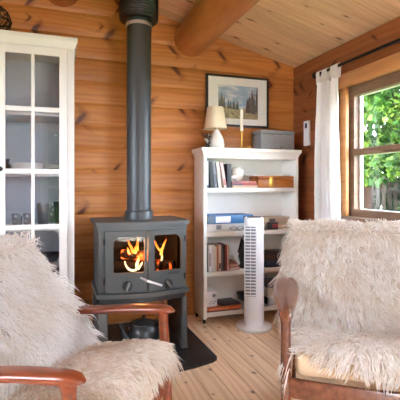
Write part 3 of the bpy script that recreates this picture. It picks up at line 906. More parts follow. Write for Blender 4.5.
b = MB(); b.box((1.130, 2.8955, zz + 0.008), (1.252, 2.8970, zz + 0.056)); obj('spine_label', b, cm((222, 226, 230)), bn)['label'] = 'white label on the spine'
b = MB(); b.lathe([(0.014, 0), (0.014, 0.002), (0.010, 0.003)], n=20, mat=Matrix.Translation((1.370, 2.897, zz + 0.044)) @ Matrix.Rotation(PI / 2, 4, 'X')); obj('finger_hole', b, M['black'], bn)
gl = thing('eyeglasses', 'grey framed eyeglasses lying before the white file box', 'glasses', (1.30, 2.897, z))
b = MB()
for cx in (1.275, 1.335):
    b.tube([(cx + 0.026 * cos(a), 2.897 - 0.002 * sin(a), z + 0.0215 + 0.019 * sin(a)) for a in np.linspace(0, 2 * PI, 24, endpoint=False)], 0.0024, 6, closed=True)
b.tube([(1.301, 2.897, z + 0.024), (1.305, 2.896, z + 0.028), (1.309, 2.897, z + 0.024)], 0.002, 6)
obj('rims', b, cm((136, 136, 138)), gl)
b = MB()
b.tube([(1.249, 2.897, z + 0.026), (1.244, 2.904, z + 0.026), (1.255, 2.9085, z + 0.020), (1.33, 2.909, z + 0.008)], 0.0022, 6); b.tube([(1.361, 2.897, z + 0.026), (1.366, 2.904, z + 0.026), (1.355, 2.908, z + 0.018), (1.30, 2.908, z + 0.006)], 0.0022, 6)
obj('temples', b, cm((136, 136, 138)), gl)
G = 'things at the right of the second shelf'
book(1.64, z, 0.165, 0.042, 0.15, (206, 176, 140), 'thick tan book at the bottom right of the second shelf', 'books lying on the second shelf', flat=True, yf=2.925, band=(0.1, 0.55, (226, 204, 172)))
book(1.60, z + 0.0425, 0.200, 0.052, 0.15, (198, 176, 156), 'thick beige book lying on top of the tan book', 'books lying on the second shelf', flat=True, yf=2.94, band=(0.06, 0.32, (104, 98, 94)))
cmr = thing('camera', 'small dark red and black camera in front of the beige books', 'camera', (1.62, 2.91, z))
b = MB(); b.box((1.575, 2.892, z), (1.665, 2.922, z + 0.060), 0.006); obj('body', b, cm((46, 36, 36)), cmr)
b = MB(); b.box((1.608, 2.886, z + 0.016), (1.660, 2.893, z + 0.046), 0.003); obj('front_plate', b, cm((150, 52, 56)), cmr)['label'] = 'red front plate'
b = MB(); b.lathe([(0.014, 0), (0.014, 0.012), (0.010, 0.014)], n=18, mat=Matrix.Translation((1.592, 2.892, z + 0.028)) @ Matrix.Rotation(PI / 2, 4, 'X')); obj('lens', b, M['black'], cmr)

# third shelf
z = SHZ[1]
G = 'discs and books standing on the third shelf'
row = [(0.014, 0.215, (90, 100, 96), 'thin dark green book against the bookcase side, third shelf', None),
       (0.026, 0.200, (226, 224, 226), 'white book with grey title at the left of the third shelf', (0.2, 0.7, (170, 166, 176))),
       (0.022, 0.203, (206, 202, 200), 'pale grey book beside the white book on the third shelf', None),
       (0.016, 0.190, (214, 206, 186), 'narrow ivory book in the middle of the third shelf row', None),
       (0.014, 0.195, (176, 112, 84), 'narrow rust coloured book on the third shelf', None),
       (0.020, 0.200, (222, 206, 196), 'pale pinkish book on the third shelf', (0.1, 0.3, (90, 80, 80))),
       (0.016, 0.198, (104, 104, 112), 'slate book on the third shelf', None),
       (0.014, 0.194, (52, 44, 46), 'thin black book on the third shelf', None),
       (0.016, 0.197, (150, 56, 54), 'dark red book on the third shelf', None),
       (0.014, 0.192, (226, 190, 180), 'light pink book at the right end of the third shelf row', None)]
x = 1.060
for w, h, c, lb, bd in row:
    book(x, z, w, h, 0.15, c, lb, G, band=bd, yf=2.908); x += w + 0.0012
G = 'small books lying on the third shelf'
book(1.243, z, 0.088, 0.026, 0.12, (198, 120, 104), 'small coral book at the bottom of the little pile, third shelf', G, flat=True, band=(0.1, 0.95, (226, 206, 188)))
book(1.239, z + 0.0265, 0.080, 0.022, 0.12, (190, 100, 88), 'small red book in the middle of the little pile, third shelf', G, flat=True, band=(0.15, 0.95, (220, 190, 168)))
book(1.238, z + 0.049, 0.070, 0.014, 0.12, (128, 84, 74), 'small brown book on top of the little pile, third shelf', G, flat=True)
# dark dried plant sculpture
dw = MB()
base = Vector((1.385, 2.985, z))
dw.lathe([(0.03, 0), (0.032, 0.01), (0.02, 0.02)], base, 14)
for i in range(26):
    a = random.uniform(0, 2 * PI); h = random.uniform(0.03, 0.26); sp_ = random.uniform(0.01, 0.05) * (1.2 - h / 0.3)
    p0 = base + Vector((0, 0, 0.012)); p1 = base + Vector((sp_ * cos(a), sp_ * sin(a), h * 0.6)); p2 = base + Vector((0.02 * h / 0.2 + 1.3 * sp_ * cos(a), 1.2 * sp_ * sin(a), h))
    dw.tube([p0, p1, p2], [0.006, 0.008, 0.002], 6)
for i in range(60):
    h = random.uniform(0.02, 0.22); a = random.uniform(0, 2 * PI); rr = random.uniform(0.01, 0.055) * (1.15 - h / 0.26)
    c = base + Vector((rr * cos(a) + 0.01, rr * sin(a), h)); s_ = random.uniform(0.006, 0.013)
    dw.lathe([(0.001, -s_), (s_ * 0.8, -s_ * 0.3), (s_ * 0.7, s_ * 0.4), (0.001, s_)], c, 6)
tag(obj('dried_plant', dw, plain('dried_pods', (44, 36, 34), 0.7, var=0.4)), 'dark dried seed head ornament on the third shelf', 'ornament')
dk = thing('storage_box', 'dark blue box under the brown wooden case on the third shelf', 'box', (1.69, 2.97, z))
b = MB(); b.box((1.560, 2.905, z), (1.815, 3.07, z + 0.055), 0.003); obj('body', b, cm((34, 38, 62)), dk)
tb = text_mb('SAVER', 0.030, 0.001, lambda u, v, w: (1.715 + u, 2.9046 - w, z + 0.026 + v)); obj('lettering', tb, cm((206, 206, 214)), dk)
br = thing('wooden_case', 'dark brown wooden case lying on the dark blue box', 'box', (1.69, 2.98, z + 0.0555))
b = MB(); b.box((1.555, 2.912, z + 0.0555), (1.80, 3.075, z + 0.090), 0.004); obj('body', b, cm((74, 46, 34)), br)
b = MB(); b.box((1.553, 2.910, z + 0.091), (1.802, 3.077, z + 0.115), 0.006); obj('lid', b, cm((62, 38, 32)), br)

# bottom shelf
z = SHZ[0]
rd = thing('radio', 'small white plastic device with dials on the bottom shelf', 'device', (1.105, 2.95, z + 0.034))
z4 = z + 0.0345
b = MB(); b.box((1.062, 2.915, z4), (1.150, 3.05, z4 + 0.115), 0.005); obj('case', b, M['fan'], rd)
b = MB()
b.lathe([(0.014, 0), (0.014, 0.003), (0.009, 0.004)], n=18, mat=Matrix.Translation((1.122, 2.915, z4 + 0.085)) @ Matrix.Rotation(PI / 2, 4, 'X')); obj('dial', b, cm((150, 152, 158)), rd)
b = MB()
for i in range(4): b.box((1.085 + 0.014 * i, 2.9125, z4 + 0.022 + 0.012 * (i % 2)), (1.092 + 0.014 * i, 2.916, z4 + 0.03 + 0.012 * (i % 2)))
obj('buttons', b, cm((120, 124, 132)), rd)
book(1.062, z, 0.27, 0.009, 0.165, (58, 54, 58), 'dark folder flat at the bottom of the bottom shelf pile', 'flat things on the bottom shelf', flat=True, yf=2.895, rz=-0.03, name='folder', cat='folder')
book(1.062, z + 0.0095, 0.275, 0.024, 0.165, (206, 106, 62), 'orange spined large book lying under the white device', 'flat things on the bottom shelf', flat=True, yf=2.892, rz=-0.02, band=(0.05, 0.6, (226, 140, 96)))
b = MB(); b.box((1.17, 2.915, z + 0.034), (1.345, 3.07, z + 0.0435), 0.002, mat=Matrix.Translation((1.25, 2.98, 0)) @ Matrix.Rotation(0.12, 4, 'Z') @ Matrix.Translation((-1.25, -2.98, 0)))
tag(obj('notebook', b, cm((58, 58, 62))), 'dark grey notebook lying on the orange book', 'book')
nb = MB()
for i, (dx, hz) in enumerate(((0, 0.0), (0.006, 0.032), (-0.004, 0.064))):
    b = MB(); b.box((1.385 + dx, 2.93, z + hz), (1.545 + dx, 3.07, z + hz + 0.030), 0.003)
    tag(obj('album', b, cm([(214, 206, 196), (70, 70, 74), (48, 48, 54)][i])), ['pale album at the bottom of the pile behind the tower fan', 'dark grey album in the middle of the pile behind the tower fan', 'black album on top of the pile behind the tower fan'][i], 'album', 'albums piled behind the fan')
nb.bm.free()
lst = [(0.060, (40, 40, 44), 'black storage carton at the bottom right of the lowest shelf'), (0.075, (216, 214, 212), 'white storage carton between two dark ones, lowest shelf'), (0.040, (52, 56, 84), 'navy flat carton on top of the white carton, lowest shelf')]
hz = z
for h, c, lb in lst:
    b = MB(); b.box((1.58, 2.91, hz), (1.812, 3.08, hz + h), 0.003); tag(obj('carton', b, cm(c)), lb, 'box', 'cartons on the lowest shelf'); hz += h + 0.0005

# ---- on top of the bookcase
z = 1.3252
lm = thing('table_lamp', 'small white ceramic lamp with a linen shade on the bookcase', 'lamp', (1.165, 3.0, z))
b = MB(); b.lathe([(0.058, 0.0), (0.063, 0.006), (0.065, 0.03), (0.058, 0.07), (0.046, 0.10), (0.030, 0.128), (0.020, 0.145), (0.015, 0.152)], (1.176, 3.0, z), 28); obj('base', b, M['ceramic'], lm)
b = MB(); b.lathe([(0.006, 0.150), (0.006, 0.20)], (1.166, 3.0, z), 10)
b.lathe([(0.0185, 0.195), (0.0185, 0.235), (0.006, 0.24)], (1.166, 3.0, z), 12); obj('socket', b, M['brass'], lm)
b = MB(); b.lathe([(0.093, 0.156), (0.064, 0.325), (0.062, 0.325), (0.091, 0.156), (0.093, 0.156)], (1.166, 3.0, z), 40)
b.bm.faces.ensure_lookup_table()
bmesh.ops.delete(b.bm, geom=[f for f in b.bm.faces if len(f.verts) > 8], context='FACES')
obj('lamp_shade', b, M['shade'], lm)
oc = Vector((1.098, 2.99, z))
ob = MB()
ob.lathe([(0.02, 0), (0.022, 0.01), (0.012, 0.03), (0.016, 0.06), (0.006, 0.085)], oc, 12)
for i in range(34):
    a = random.uniform(0, 2 * PI); h = random.uniform(0.01, 0.12); r = random.uniform(0.008, 0.034)
    c = oc + Vector((r * cos(a), r * sin(a), h)); s_ = random.uniform(0.008, 0.014)
    ob.lathe([(0.001, -s_), (s_ * 0.8, 0), (0.001, s_)], c, 5, mi=random.choice((0, 0, 1)))
lo = min(v.co.z for v in ob.bm.verts); bmesh.ops.translate(ob.bm, vec=(0, 0, z - lo), verts=ob.bm.verts[:])
tag(obj('ornament', ob, [plain('dark_silver', (66, 62, 64), 0.35, metal=0.5, var=0.4), cm((196, 190, 186))]), 'small dark and silver clustered ornament left of the lamp', 'ornament')
ch = thing('candlestick', 'brass candlestick with round drip tray on the bookcase', 'candlestick', (1.388, 2.99, z))
b = MB(); b.lathe([(0.050, 0.0), (0.054, 0.004), (0.056, 0.012), (0.052, 0.012), (0.045, 0.006), (0.012, 0.006)], (1.388, 2.99, z), 32); obj('tray', b, M['brass'], ch)
b = MB(); b.lathe([(0.012, 0.006), (0.009, 0.016), (0.0065, 0.04), (0.0075, 0.09), (0.008, 0.12), (0.014, 0.128), (0.0145, 0.146), (0.012, 0.148)], (1.388, 2.99, z), 20); obj('stem', b, M['brass'], ch)
b = MB(); b.tube([(1.452 + 0.011 * cos(a), 2.99, z + 0.015 + 0.011 * sin(a)) for a in np.linspace(0, 2 * PI, 20, endpoint=False)], 0.0032, 7, closed=True); obj('ring_handle', b, M['brass'], ch)
b = MB(); b.lathe([(0.0125, 0.1485), (0.0125, 0.30), (0.010, 0.318), (0.003, 0.326)], (1.388, 2.99, z), 18)
b.tube([(1.388, 2.99, z + 0.324), (1.389, 2.99, z + 0.336)], 0.0012, 5)
tag(obj('candle', b, M['wax']), 'ivory candle standing in the brass candlestick', 'candle')
def weave():
    m = NT('grey_weave')
    tc = m.n('ShaderNodeTexCoord').outputs['Object']
    sp = m.n('ShaderNodeSeparateXYZ'); m.l(tc, sp.inputs[0])
    a = m.math('SINE', m.math('MULTIPLY', sp.outputs[2], 420.0)); c = m.math('SINE', m.math('MULTIPLY', m.math('ADD', sp.outputs[0], sp.outputs[1]), 90.0))
    f = m.math('MULTIPLY_ADD', m.math('MULTIPLY', a, c), 0.5, 0.5)
    m.bsdf(m.mix(f, lin((112, 112, 114)), lin((146, 146, 148))), 0.7)
    return m.m
gb = thing('storage_box', 'grey woven lidded box at the right end of the bookcase top', 'box', (1.68, 3.0, z))
Mw = weave()
Rz = Matrix.Translation((1.68, 3.0, 0)) @ Matrix.Rotation(0.04, 4, 'Z') @ Matrix.Translation((-1.68, -3.0, 0))
b = MB(); b.box((1.525, 2.93, z), (1.838, 3.085, z + 0.125), 0.006, mat=Rz); obj('body', b, Mw, gb)
b = MB(); b.box((1.524, 2.929, z + 0.126), (1.839, 3.086, z + 0.160), 0.006, mat=Rz); obj('lid', b, Mw, gb)
b = MB(); b.tube([(1.60, 2.915, z + 0.004), (1.65, 2.91, z + 0.006), (1.70, 2.914, z + 0.005)], [0.004, 0.006, 0.004], 7); 
b.tube([(1.69, 2.914, z + 0.006), (1.706, 2.914, z + 0.018), (1.712, 2.915, z + 0.034)], [0.004, 0.004, 0.002], 6)
lo = min(v.co.z for v in b.bm.verts); bmesh.ops.translate(b.bm, vec=(0, 0, z - lo), verts=b.bm.verts[:])
tag(obj('driftwood', b, cm((88, 62, 48))), 'small brown twig lying in front of the grey woven box', 'ornament')

# ---- picture on the back wall
pc = thing('framed_picture', 'black framed forest picture hanging on the log wall above the bookcase', 'picture', (1.408, 3.10, 1.523))
px0, px1, pz0, pz1 = 1.127, 1.690, 1.523, 1.943
FY = 3.096
b = MB(); b.frame(xz(FY), (px0, pz0, px1, pz1), (px0 + 0.016, pz0 + 0.016, px1 - 0.016, pz1 - 0.016), 0.0, 0.024)
obj('frame', b, M['frame'], pc)
qx0, qx1, qz0, qz1 = 1.234, 1.593, 1.590, 1.862
b = MB(); b.frame(xz(FY + 0.010), (px0 + 0.014, pz0 + 0.014, px1 - 0.014, pz1 - 0.014), (qx0, qz0, qx1, qz1), 0.0, 0.003); obj('mat', b, M['mat'], pc)
def sky_print():
    m = NT('print_sky')
    tc = m.n('ShaderNodeTexCoord').outputs['Object']
    mp = m.n('ShaderNodeMapping'); m.l(tc, mp.inputs[0]); mp.inputs['Scale'].default_value = (7, 7, 22)
    f = m.step(m.noise(mp.outputs[0], 1.0, 4.0), 0.42, 0.66)
    m.bsdf(m.mix(f, lin((140, 168, 196)), lin((216, 218, 220))), 0.6)
    return m.m
def speck(name, a, c, s=160.0):
    m = NT(name)
    tc = m.n('ShaderNodeTexCoord').outputs['Object']
    m.bsdf(m.mix(m.step(m.noise(tc, s, 3.0), 0.35, 0.65), lin(a), lin(c)), 0.6)
    return m.m
pr = MB()
y0 = FY + 0.0145
def card(poly, d, mi): pr.prism(poly, 'Y', y0 - d, y0 + 0.001, mi)
card([(qx0 - 0.005, qz0 - 0.005), (qx1 + 0.005, qz0 - 0.005), (qx1 + 0.005, qz1 + 0.005), (qx0 - 0.005, qz1 + 0.005)], 0.0, 0)
rr = random.Random(5)
def conifer(x, zb, h, w, d, mi):
    n = 9; L = []; Rr = []
    for i in range(n):
        t = i / n
        ww = w * (1 - t) * (0.75 + 0.5 * rr.random())
        L += [(x - ww, zb + h * t), (x - ww * 0.45, zb + h * (t + 0.6 / n))]
        Rr += [(x + ww * (0.8 + 0.4 * rr.random()), zb + h * t), (x + ww * 0.45, zb + h * (t + 0.6 / n))]
    poly = [p for p in L] + [(x, zb + h)] + Rr[::-1]
    poly = [(min(max(p[0], qx0), qx1), min(max(p[1], qz0), qz1)) for p in poly]
    card(poly, d, mi)
PW, PH = qx1 - qx0, qz1 - qz0
card([(qx0, qz0), (qx1, qz0), (qx1, qz0 + 0.36 * PH), (qx0 + 0.75 * PW, qz0 + 0.36 * PH), (qx0 + 0.5 * PW, qz0 + 0.30 * PH), (qx0 + 0.2 * PW, qz0 + 0.38 * PH), (qx0, qz0 + 0.46 * PH)], 0.0003, 1)
for i in range(20):
    t = rr.random() * 0.5
    conifer(qx0 + t * PW, qz0 + (0.28 + 0.1 * (0.5 - t)) * PH, PH * (0.16 + 0.75 * max(0, 0.32 - t) + 0.14 * rr.random()), 0.014, 0.0004 + i * 0.00002, 2)
for i in range(18):
    t = 0.66 + rr.random() * 0.34
    conifer(qx0 + t * PW, qz0 + (0.22 - 0.2 * (t - 0.66)) * PH, PH * (0.30 + 1.5 * max(0, t - 0.72) + 0.25 * rr.random()), 0.019, 0.0008 + i * 0.00002, 3)
for i in range(30):
    t = rr.random()
    conifer(qx0 + t * PW, qz0 + rr.random() * 0.16 * PH, PH * (0.06 + 0.07 * rr.random()), 0.016, 0.0013 + i * 0.00002, 4)
obj('print', pr, [sky_print(), speck('print_meadow', (150, 138, 100), (196, 184, 142)), speck('print_far_trees', (66, 74, 62), (92, 98, 80)), speck('print_near_trees', (42, 38, 38), (92, 80, 74)), speck('print_shrubs', (120, 112, 82), (170, 160, 122))], pc)
b = MB(); b.box((px0 + 0.012, FY + 0.006, pz0 + 0.012), (px1 - 0.012, FY + 0.0075, pz1 - 0.012)); obj('glass_pane', b, M['glass'], pc)

# ---- thermostat
th = thing('thermostat', 'white remote style thermostat on the right log wall', 'thermostat', (1.94, 2.896, 1.366))
b = MB(); b.box((1.922, 2.864, 1.366), (1.948, 2.932, 1.568), 0.005)
obj('case', b, M['fan'], th)
b = MB(); b.box((1.9205, 2.880, 1.507), (1.9225, 2.908, 1.548), 0.0008); obj('display', b, M['black'], th)

# ---- tower fan
fc = (1.360, 2.715, 0)
tf = thing('tower_fan', 'white tower fan standing in front of the bookcase', 'fan', fc, math.radians(-27))
b = MB(); b.lathe([(0.132, 0), (0.136, 0.006), (0.132, 0.018), (0.09, 0.030), (0.06, 0.034)], (0, 0, 0), 48); obj('base', b, M['fan'], tf, local=True)
def body_ring(z, s=1.0):
    pts = []
    for k in range(40):
        a = 2 * PI * k / 40
        r = s * 0.072 / (abs(cos(a)) ** 3 + abs(sin(a)) ** 3) ** (1 / 3.0)
        pts.append((r * cos(a), r * sin(a) * 0.9, z))
    return pts
b = MB()
b.loft([body_ring(0.030, 0.96), body_ring(0.05, 1.0), body_ring(0.780, 1.0), body_ring(0.800, 0.97), body_ring(0.806, 0.90)])
# recessed front channel for the grille
obj('body', b, M['fan'], tf, local=True)
b = MB(); b.box((-0.062, -0.0655, 0.24), (0.014, -0.060, 0.742)); obj('air_outlet', b, M['fan_dark'], tf, local=True)['label'] = 'grey recess of the air outlet'
b = MB()
for i in range(22):
    zz = 0.245 + i * 0.0229
    b.box((-0.064, -0.0715, zz), (0.016, -0.064, zz + 0.0075), 0.001)
b.box((-0.067, -0.0715, 0.232), (-0.061, -0.062, 0.75)); b.box((0.013, -0.0715, 0.232), (0.019, -0.062, 0.75)); b.box((-0.027, -0.070, 0.235), (-0.023, -0.064, 0.748))
obj('grille', b, M['fan'], tf, local=True)
b = MB(); b.lathe([(0.052, 0.803), (0.052, 0.810), (0.048, 0.812)], (0, -0.004, 0), 28, sy=0.8); obj('control_panel', b, M['black'], tf, local=True)

# ---- curtain and rod
rdx = 1.868
cr = thing('curtain_rod', 'black iron curtain rod above the window with a ball finial', 'curtain rod', (rdx, 1.7, 1.885))
b = MB(); b.tube([(rdx, 2.672, 1.885), (rdx, 0.82, 1.885)], 0.0105, 12); obj('rod', b, M['rod'], cr)
for y, s in ((2.690, 1), (0.80, -1)):
    b = MB()
    c = Vector((rdx, y, 1.885))
    for k in range(6):
        a = PI * k / 6
        b.tube([tuple(c + 0.024 * Vector((sin(t) * cos(a), cos(t), sin(t) * sin(a)))) for t in np.linspace(0, 2 * PI, 18, endpoint=False)], 0.0028, 5, closed=True)
    b.lathe([(0.001, -0.012), (0.011, -0.004), (0.011, 0.004), (0.001, 0.012)], c, 10)
    b.tube([(rdx, y - s * 0.018, 1.885), (rdx, y - s * 0.028, 1.885)], 0.014, 10)
    obj('finial', b, M['rod'], cr)
for y in (2.64, 0.9):
    b = MB(); b.tube([(rdx, y, 1.872), (1.92, y, 1.872), (1.945, y, 1.872)], 0.006, 8); b.lathe([(0.02, 0), (0.02, 0.006)], n=16, mat=Matrix.Translation((1.940, y, 1.872)) @ Matrix.Rotation(PI / 2, 4, 'Y'))
    b.tube([(rdx + 0.014 * cos(a), y, 1.885 + 0.014 * sin(a)) for a in np.linspace(0, 2 * PI, 16, endpoint=False)], 0.003, 6, closed=True)
    obj('bracket', b, M['rod'], cr)
def cloth_mat():
    m = NT('white_cotton')
    tc = m.n('ShaderNodeTexCoord').outputs['Object']
    col = m.mix(m.noise(tc, 90.0, 2.0), lin((250, 249, 247)), lin((254, 254, 253)))
    d = m.n('ShaderNodeBsdfDiffuse'); m.l(col, d.inputs[0]); t = m.n('ShaderNodeBsdfTranslucent'); m.l(col, t.inputs[0])
    mx = m.n('ShaderNodeMixShader'); mx.inputs[0].default_value = 0.5
    m.l(d.outputs[0], mx.inputs[1]); m.l(t.outputs[0], mx.inputs[2]); m.l(mx.outputs[0], m.out.inputs[0])
    return m.m
M['cloth'] = cloth_mat()
cu = thing('curtain', 'white cotton tab top curtain bunched at the left of the window', 'curtain', (rdx, 2.53, 0.5))
b = MB()
NY, NZ = 90, 34
front, back = [], []
ztop, zbot = 1.812, 0.44
def cpt(i, j, off):
    t = i / NY; s = j / NZ
    wid = 0.255 + 0.045 * s
    y = 2.668 - (2.668 - 2.375) * 0.0 - wid * t + 0.010 * s - (0.003 if s < 0.2 else 0)
    ph = 2 * PI * 4.6 * t + 0.5 * sin(3 * s)
    amp = (0.012 + 0.016 * min(1, s * 2.5)) * (0.75 + 0.4 * sin(9 * t + 1))
    x = rdx - 0.008 + amp * sin(ph) + 0.008 * sin(2 * ph + 1.3 + 2 * s) + off
    zt = ztop + (-0.012 if abs(((t * 3.0) % 1.0) - 0.5) > 0.3 else 0.0) * (1 - s)
    return (x, y, zt + (zbot - zt) * s)
for off, L in ((0.0, front), (0.0022, back)):
    for j in range(NZ + 1):
        for i in range(NY + 1): L.append(b.bm.verts.new(cpt(i, j, off)))
w = NY + 1
for j in range(NZ):
    for i in range(NY):
        a = j * w + i
        b.bm.faces.new((front[a], front[a + 1], front[a + w + 1], front[a + w])); b.bm.faces.new((back[a], back[a + w], back[a + w + 1], back[a + 1]))
for i in range(NY):
    b.bm.faces.new((front[i], back[i], back[i + 1], front[i + 1])); a = NZ * w + i; b.bm.faces.new((front[a], front[a + 1], back[a + 1], back[a]))
for j in range(NZ):
    a = j * w; b.bm.faces.new((front[a], front[a + w], back[a + w], back[a])); a = j * w + NY; b.bm.faces.new((front[a], back[a], back[a + w], front[a + w]))
obj('panel', b, M['cloth'], cu, smooth=60)
for (y0_, wd) in ((2.655, 0.042), (2.585, 0.060), (2.485, 0.085)):
    b = MB()
    prof = []
    for k in range(13):
        a = PI * k / 12
        prof.append((rdx - 0.0145 * cos(a), 1.886 + 0.0145 * sin(a)))
    path = [(rdx - 0.012, 1.802)] + prof + [(rdx + 0.008, 1.802)]
    th_ = 0.0022
    rings = []
    for i, (x, zz) in enumerate(path):
        p = Vector((path[min(i + 1, len(path) - 1)][0] - path[max(i - 1, 0)][0], path[min(i + 1, len(path) - 1)][1] - path[max(i - 1, 0)][1])); p.normalize()
        nx, nz = -p.y * th_, p.x * th_
        rings.append([(x, y0_, zz), (x, y0_ - wd, zz), (x + nx, y0_ - wd, zz + nz), (x + nx, y0_, zz + nz)])
    b.loft(rings); obj('tab', b, M['cloth'], cu)
# ------------------------------------------------------------------ easy chairs
HW = 0.305                      # half the distance between the arms
def sellipse(c, a, bvec, ra, rb, n=14, p=2.6):
    out = []
    for k in range(n):
        t = 2 * PI * k / n
        ct, st_ = cos(t), sin(t)
        u = math.copysign(abs(ct) ** (2 / p), ct) * ra; v = math.copysign(abs(st_) ** (2 / p), st_) * rb
        out.append(tuple(Vector(c) + Vector(a) * u + Vector(bvec) * v))
    return out
def interp(x, tab):
    tab = sorted(tab)
    for (x0, *a), (x1, *c) in zip(tab, tab[1:]):
        if x0 <= x <= x1:
            t = (x - x0) / (x1 - x0); t = t * t * (3 - 2 * t) if False else t
            return [p + (q - p) * t for p, q in zip(a, c)]
    return list(tab[-1][1:]) if x > tab[-1][0] else list(tab[0][1:])

def make_chair(label, loc, rz, wood, armtab, backlen=0.53, taper=0.0):
    ch = thing('armchair', label, 'chair', loc, rz, 'wooden easy chairs')
    def flarelegs(s):
        b = MB()
        pts = [(0.030, s * (HW - 0.004), 0.0), (0.020, s * (HW - 0.002), 0.18), (0.012, s * HW, 0.33), (0.003, s * HW, 0.46), (0.0, s * HW, 0.505), (-0.002, s * HW, 0.528), (-0.004, s * HW, 0.545)]
        rad = [0.013, 0.0175, 0.0205, 0.019, 0.0185, 0.022, 0.028]
        b.tube(pts, rad, 18); return b
    for s in (1, -1):
        obj('leg', flarelegs(s), wood, ch, local=True)
    for s in (1, -1):
        b = MB(); b.tube([(-0.66, s * (HW - 0.01), 0.0), (-0.58, s * (HW - 0.01), 0.22), (-0.50, s * HW, 0.40), (-0.455, s * HW, interp(-0.455, armtab)[0] - 0.004)], [0.013, 0.019, 0.018, 0.015], 14)
        obj('leg', b, wood, ch, local=True)
    for s in (1, -1):
        b = MB(); rings = []
        xs = np.linspace(armtab[0][0], armtab[-1][0], 34)
        for x in xs:
            z, w, t, sh = interp(x, armtab)
            rings.append(sellipse((x, s * (HW + sh), z), (0, 1, 0), (0, 0, 1), w / 2, t / 2))
        b.loft(rings); obj('arm', b, wood, ch, local=True, smooth=50)
    b = MB(); rings = []
    for i in range(21):
        y = -HW + 2 * HW * i / 20; q = 1 - (y / HW) ** 2
        rings.append(sellipse((0.014 + 0.006 * q, y, 0.277 - 0.008 * q), (1, 0, 0), (0, 0, 1), 0.013, 0.037, 12, 5))
    b.loft(rings); obj('front_rail', b, wood, ch, local=True)
    for s in (1, -1):
        b = MB(); b.loft([sellipse((x, s * (HW - 0.006), z), (0, 1, 0), (0, 0, 1), 0.012, 0.03, 12, 5) for x, z in ((0.0, 0.285), (-0.3, 0.255), (-0.59, 0.235))])
        obj('side_rail', b, wood, ch, local=True)
    b = MB(); b.loft([sellipse((-0.585, y, 0.235), (1, 0, 0), (0, 0, 1), 0.012, 0.03, 12, 5) for y in (-HW, 0, HW)]); obj('rear_rail', b, wood, ch, local=True)
    for y in (-0.18, -0.09, 0.0, 0.09, 0.18):
        b = MB(); b.loft([sellipse((x, y, z), (0, 1, 0), (0.82, 0, 0.56), 0.018, 0.006, 10, 4) for x, z in ((-0.55, 0.27), (-0.66, 0.52), (-0.79, 0.76))]); obj('back_slat', b, wood, ch, local=True)
    for s in (1, -1):
        b = MB(); b.tube([(-0.545, s * 0.275, 0.26), (-0.66, s * 0.275, 0.52), (-0.79, s * 0.24, 0.77)], [0.016, 0.018, 0.014], 12); obj('back_post', b, wood, ch, local=True)
    b = MB(); b.loft([sellipse((-0.79 - 0.02 * (1 - (y / 0.28) ** 2), y, 0.765), (1, 0, 0), (0, 0, 1), 0.012, 0.026, 12, 4) for y in np.linspace(-0.25, 0.25, 13)]); obj('top_rail', b, wood, ch, local=True)
    # cushions
    b = MB()
    b.box((-0.54, -0.272, 0.0), (0.018, 0.272, 0.100), 0.036, seg=4)
    bmesh.ops.subdivide_edges(b.bm, edges=[e for e in b.bm.edges if e.calc_length() > 0.2], cuts=6, use_grid_fill=True)
    for v in b.bm.verts:
        x, y, z = v.co
        crown = (1 - (y / 0.272) ** 2) * (1 - ((x + 0.26) / 0.28) ** 2)
        v.co.z = 0.318 + 0.16 * (x - 0.018) + z + (0.012 * max(0, crown) if z > 0.05 else 0)
    obj('seat_cushion', b, M['canvas'], ch, local=True)
    b = MB()
    b.box((-0.05, -0.268, 0.0), (0.05, 0.268, backlen), 0.036, seg=4)
    for v in b.bm.verts: v.co.y *= 1 - taper * (v.co.z / backlen) ** 2
    b.xform(Matrix.Translation((-0.455, 0, 0.375)) @ Matrix.Rotation(-math.atan2(0.27, 0.42), 4, 'Y'))
    obj('back_cushion', b, M['canvas'], ch, local=True)
    return ch

# arm: x, z, width, thickness, outward shift
ARM = [(0.046, 0.548, 0.016, 0.008, 0), (0.040, 0.549, 0.036, 0.018, 0), (0.022, 0.551, 0.052, 0.028, 0), (-0.01, 0.551, 0.058, 0.034, 0), (-0.15, 0.539, 0.070, 0.032, 0.002), (-0.30, 0.519, 0.082, 0.028, 0.004), (-0.45, 0.503, 0.078, 0.025, 0.004), (-0.58, 0.478, 0.060, 0.024, 0.002), (-0.64, 0.464, 0.040, 0.020, 0)]
LLOC, LRZ = (0.212, 1.350, 0), math.atan2(-0.606, 0.7945)
RLOC, RRZ = (1.084, 1.216, 0), math.atan2(-0.835, -0.553)
chL = make_chair('reddish teak armchair seen from the side, arms in front of the stove', LLOC, LRZ, M['teak'], ARM, 0.49, 0.16)
ARM2 = [(0.040, 0.538, 0.020, 0.012, 0), (0.034, 0.540, 0.038, 0.026, 0), (0.010, 0.545, 0.046, 0.034, 0), (-0.05, 0.552, 0.064, 0.032, 0), (-0.15, 0.562, 0.092, 0.028, 0.006), (-0.24, 0.568, 0.112, 0.026, 0.012), (-0.33, 0.574, 0.118, 0.025, 0.016), (-0.40, 0.577, 0.108, 0.025, 0.018), (-0.445, 0.578, 0.090, 0.024, 0.016), (-0.475, 0.578, 0.066, 0.022, 0.013), (-0.492, 0.577, 0.042, 0.016, 0.01), (-0.498, 0.576, 0.016, 0.008, 0.008)]
chR = make_chair('dark brown teak armchair in front of the window, facing the room', RLOC, RRZ, M['walnut'], ARM2)

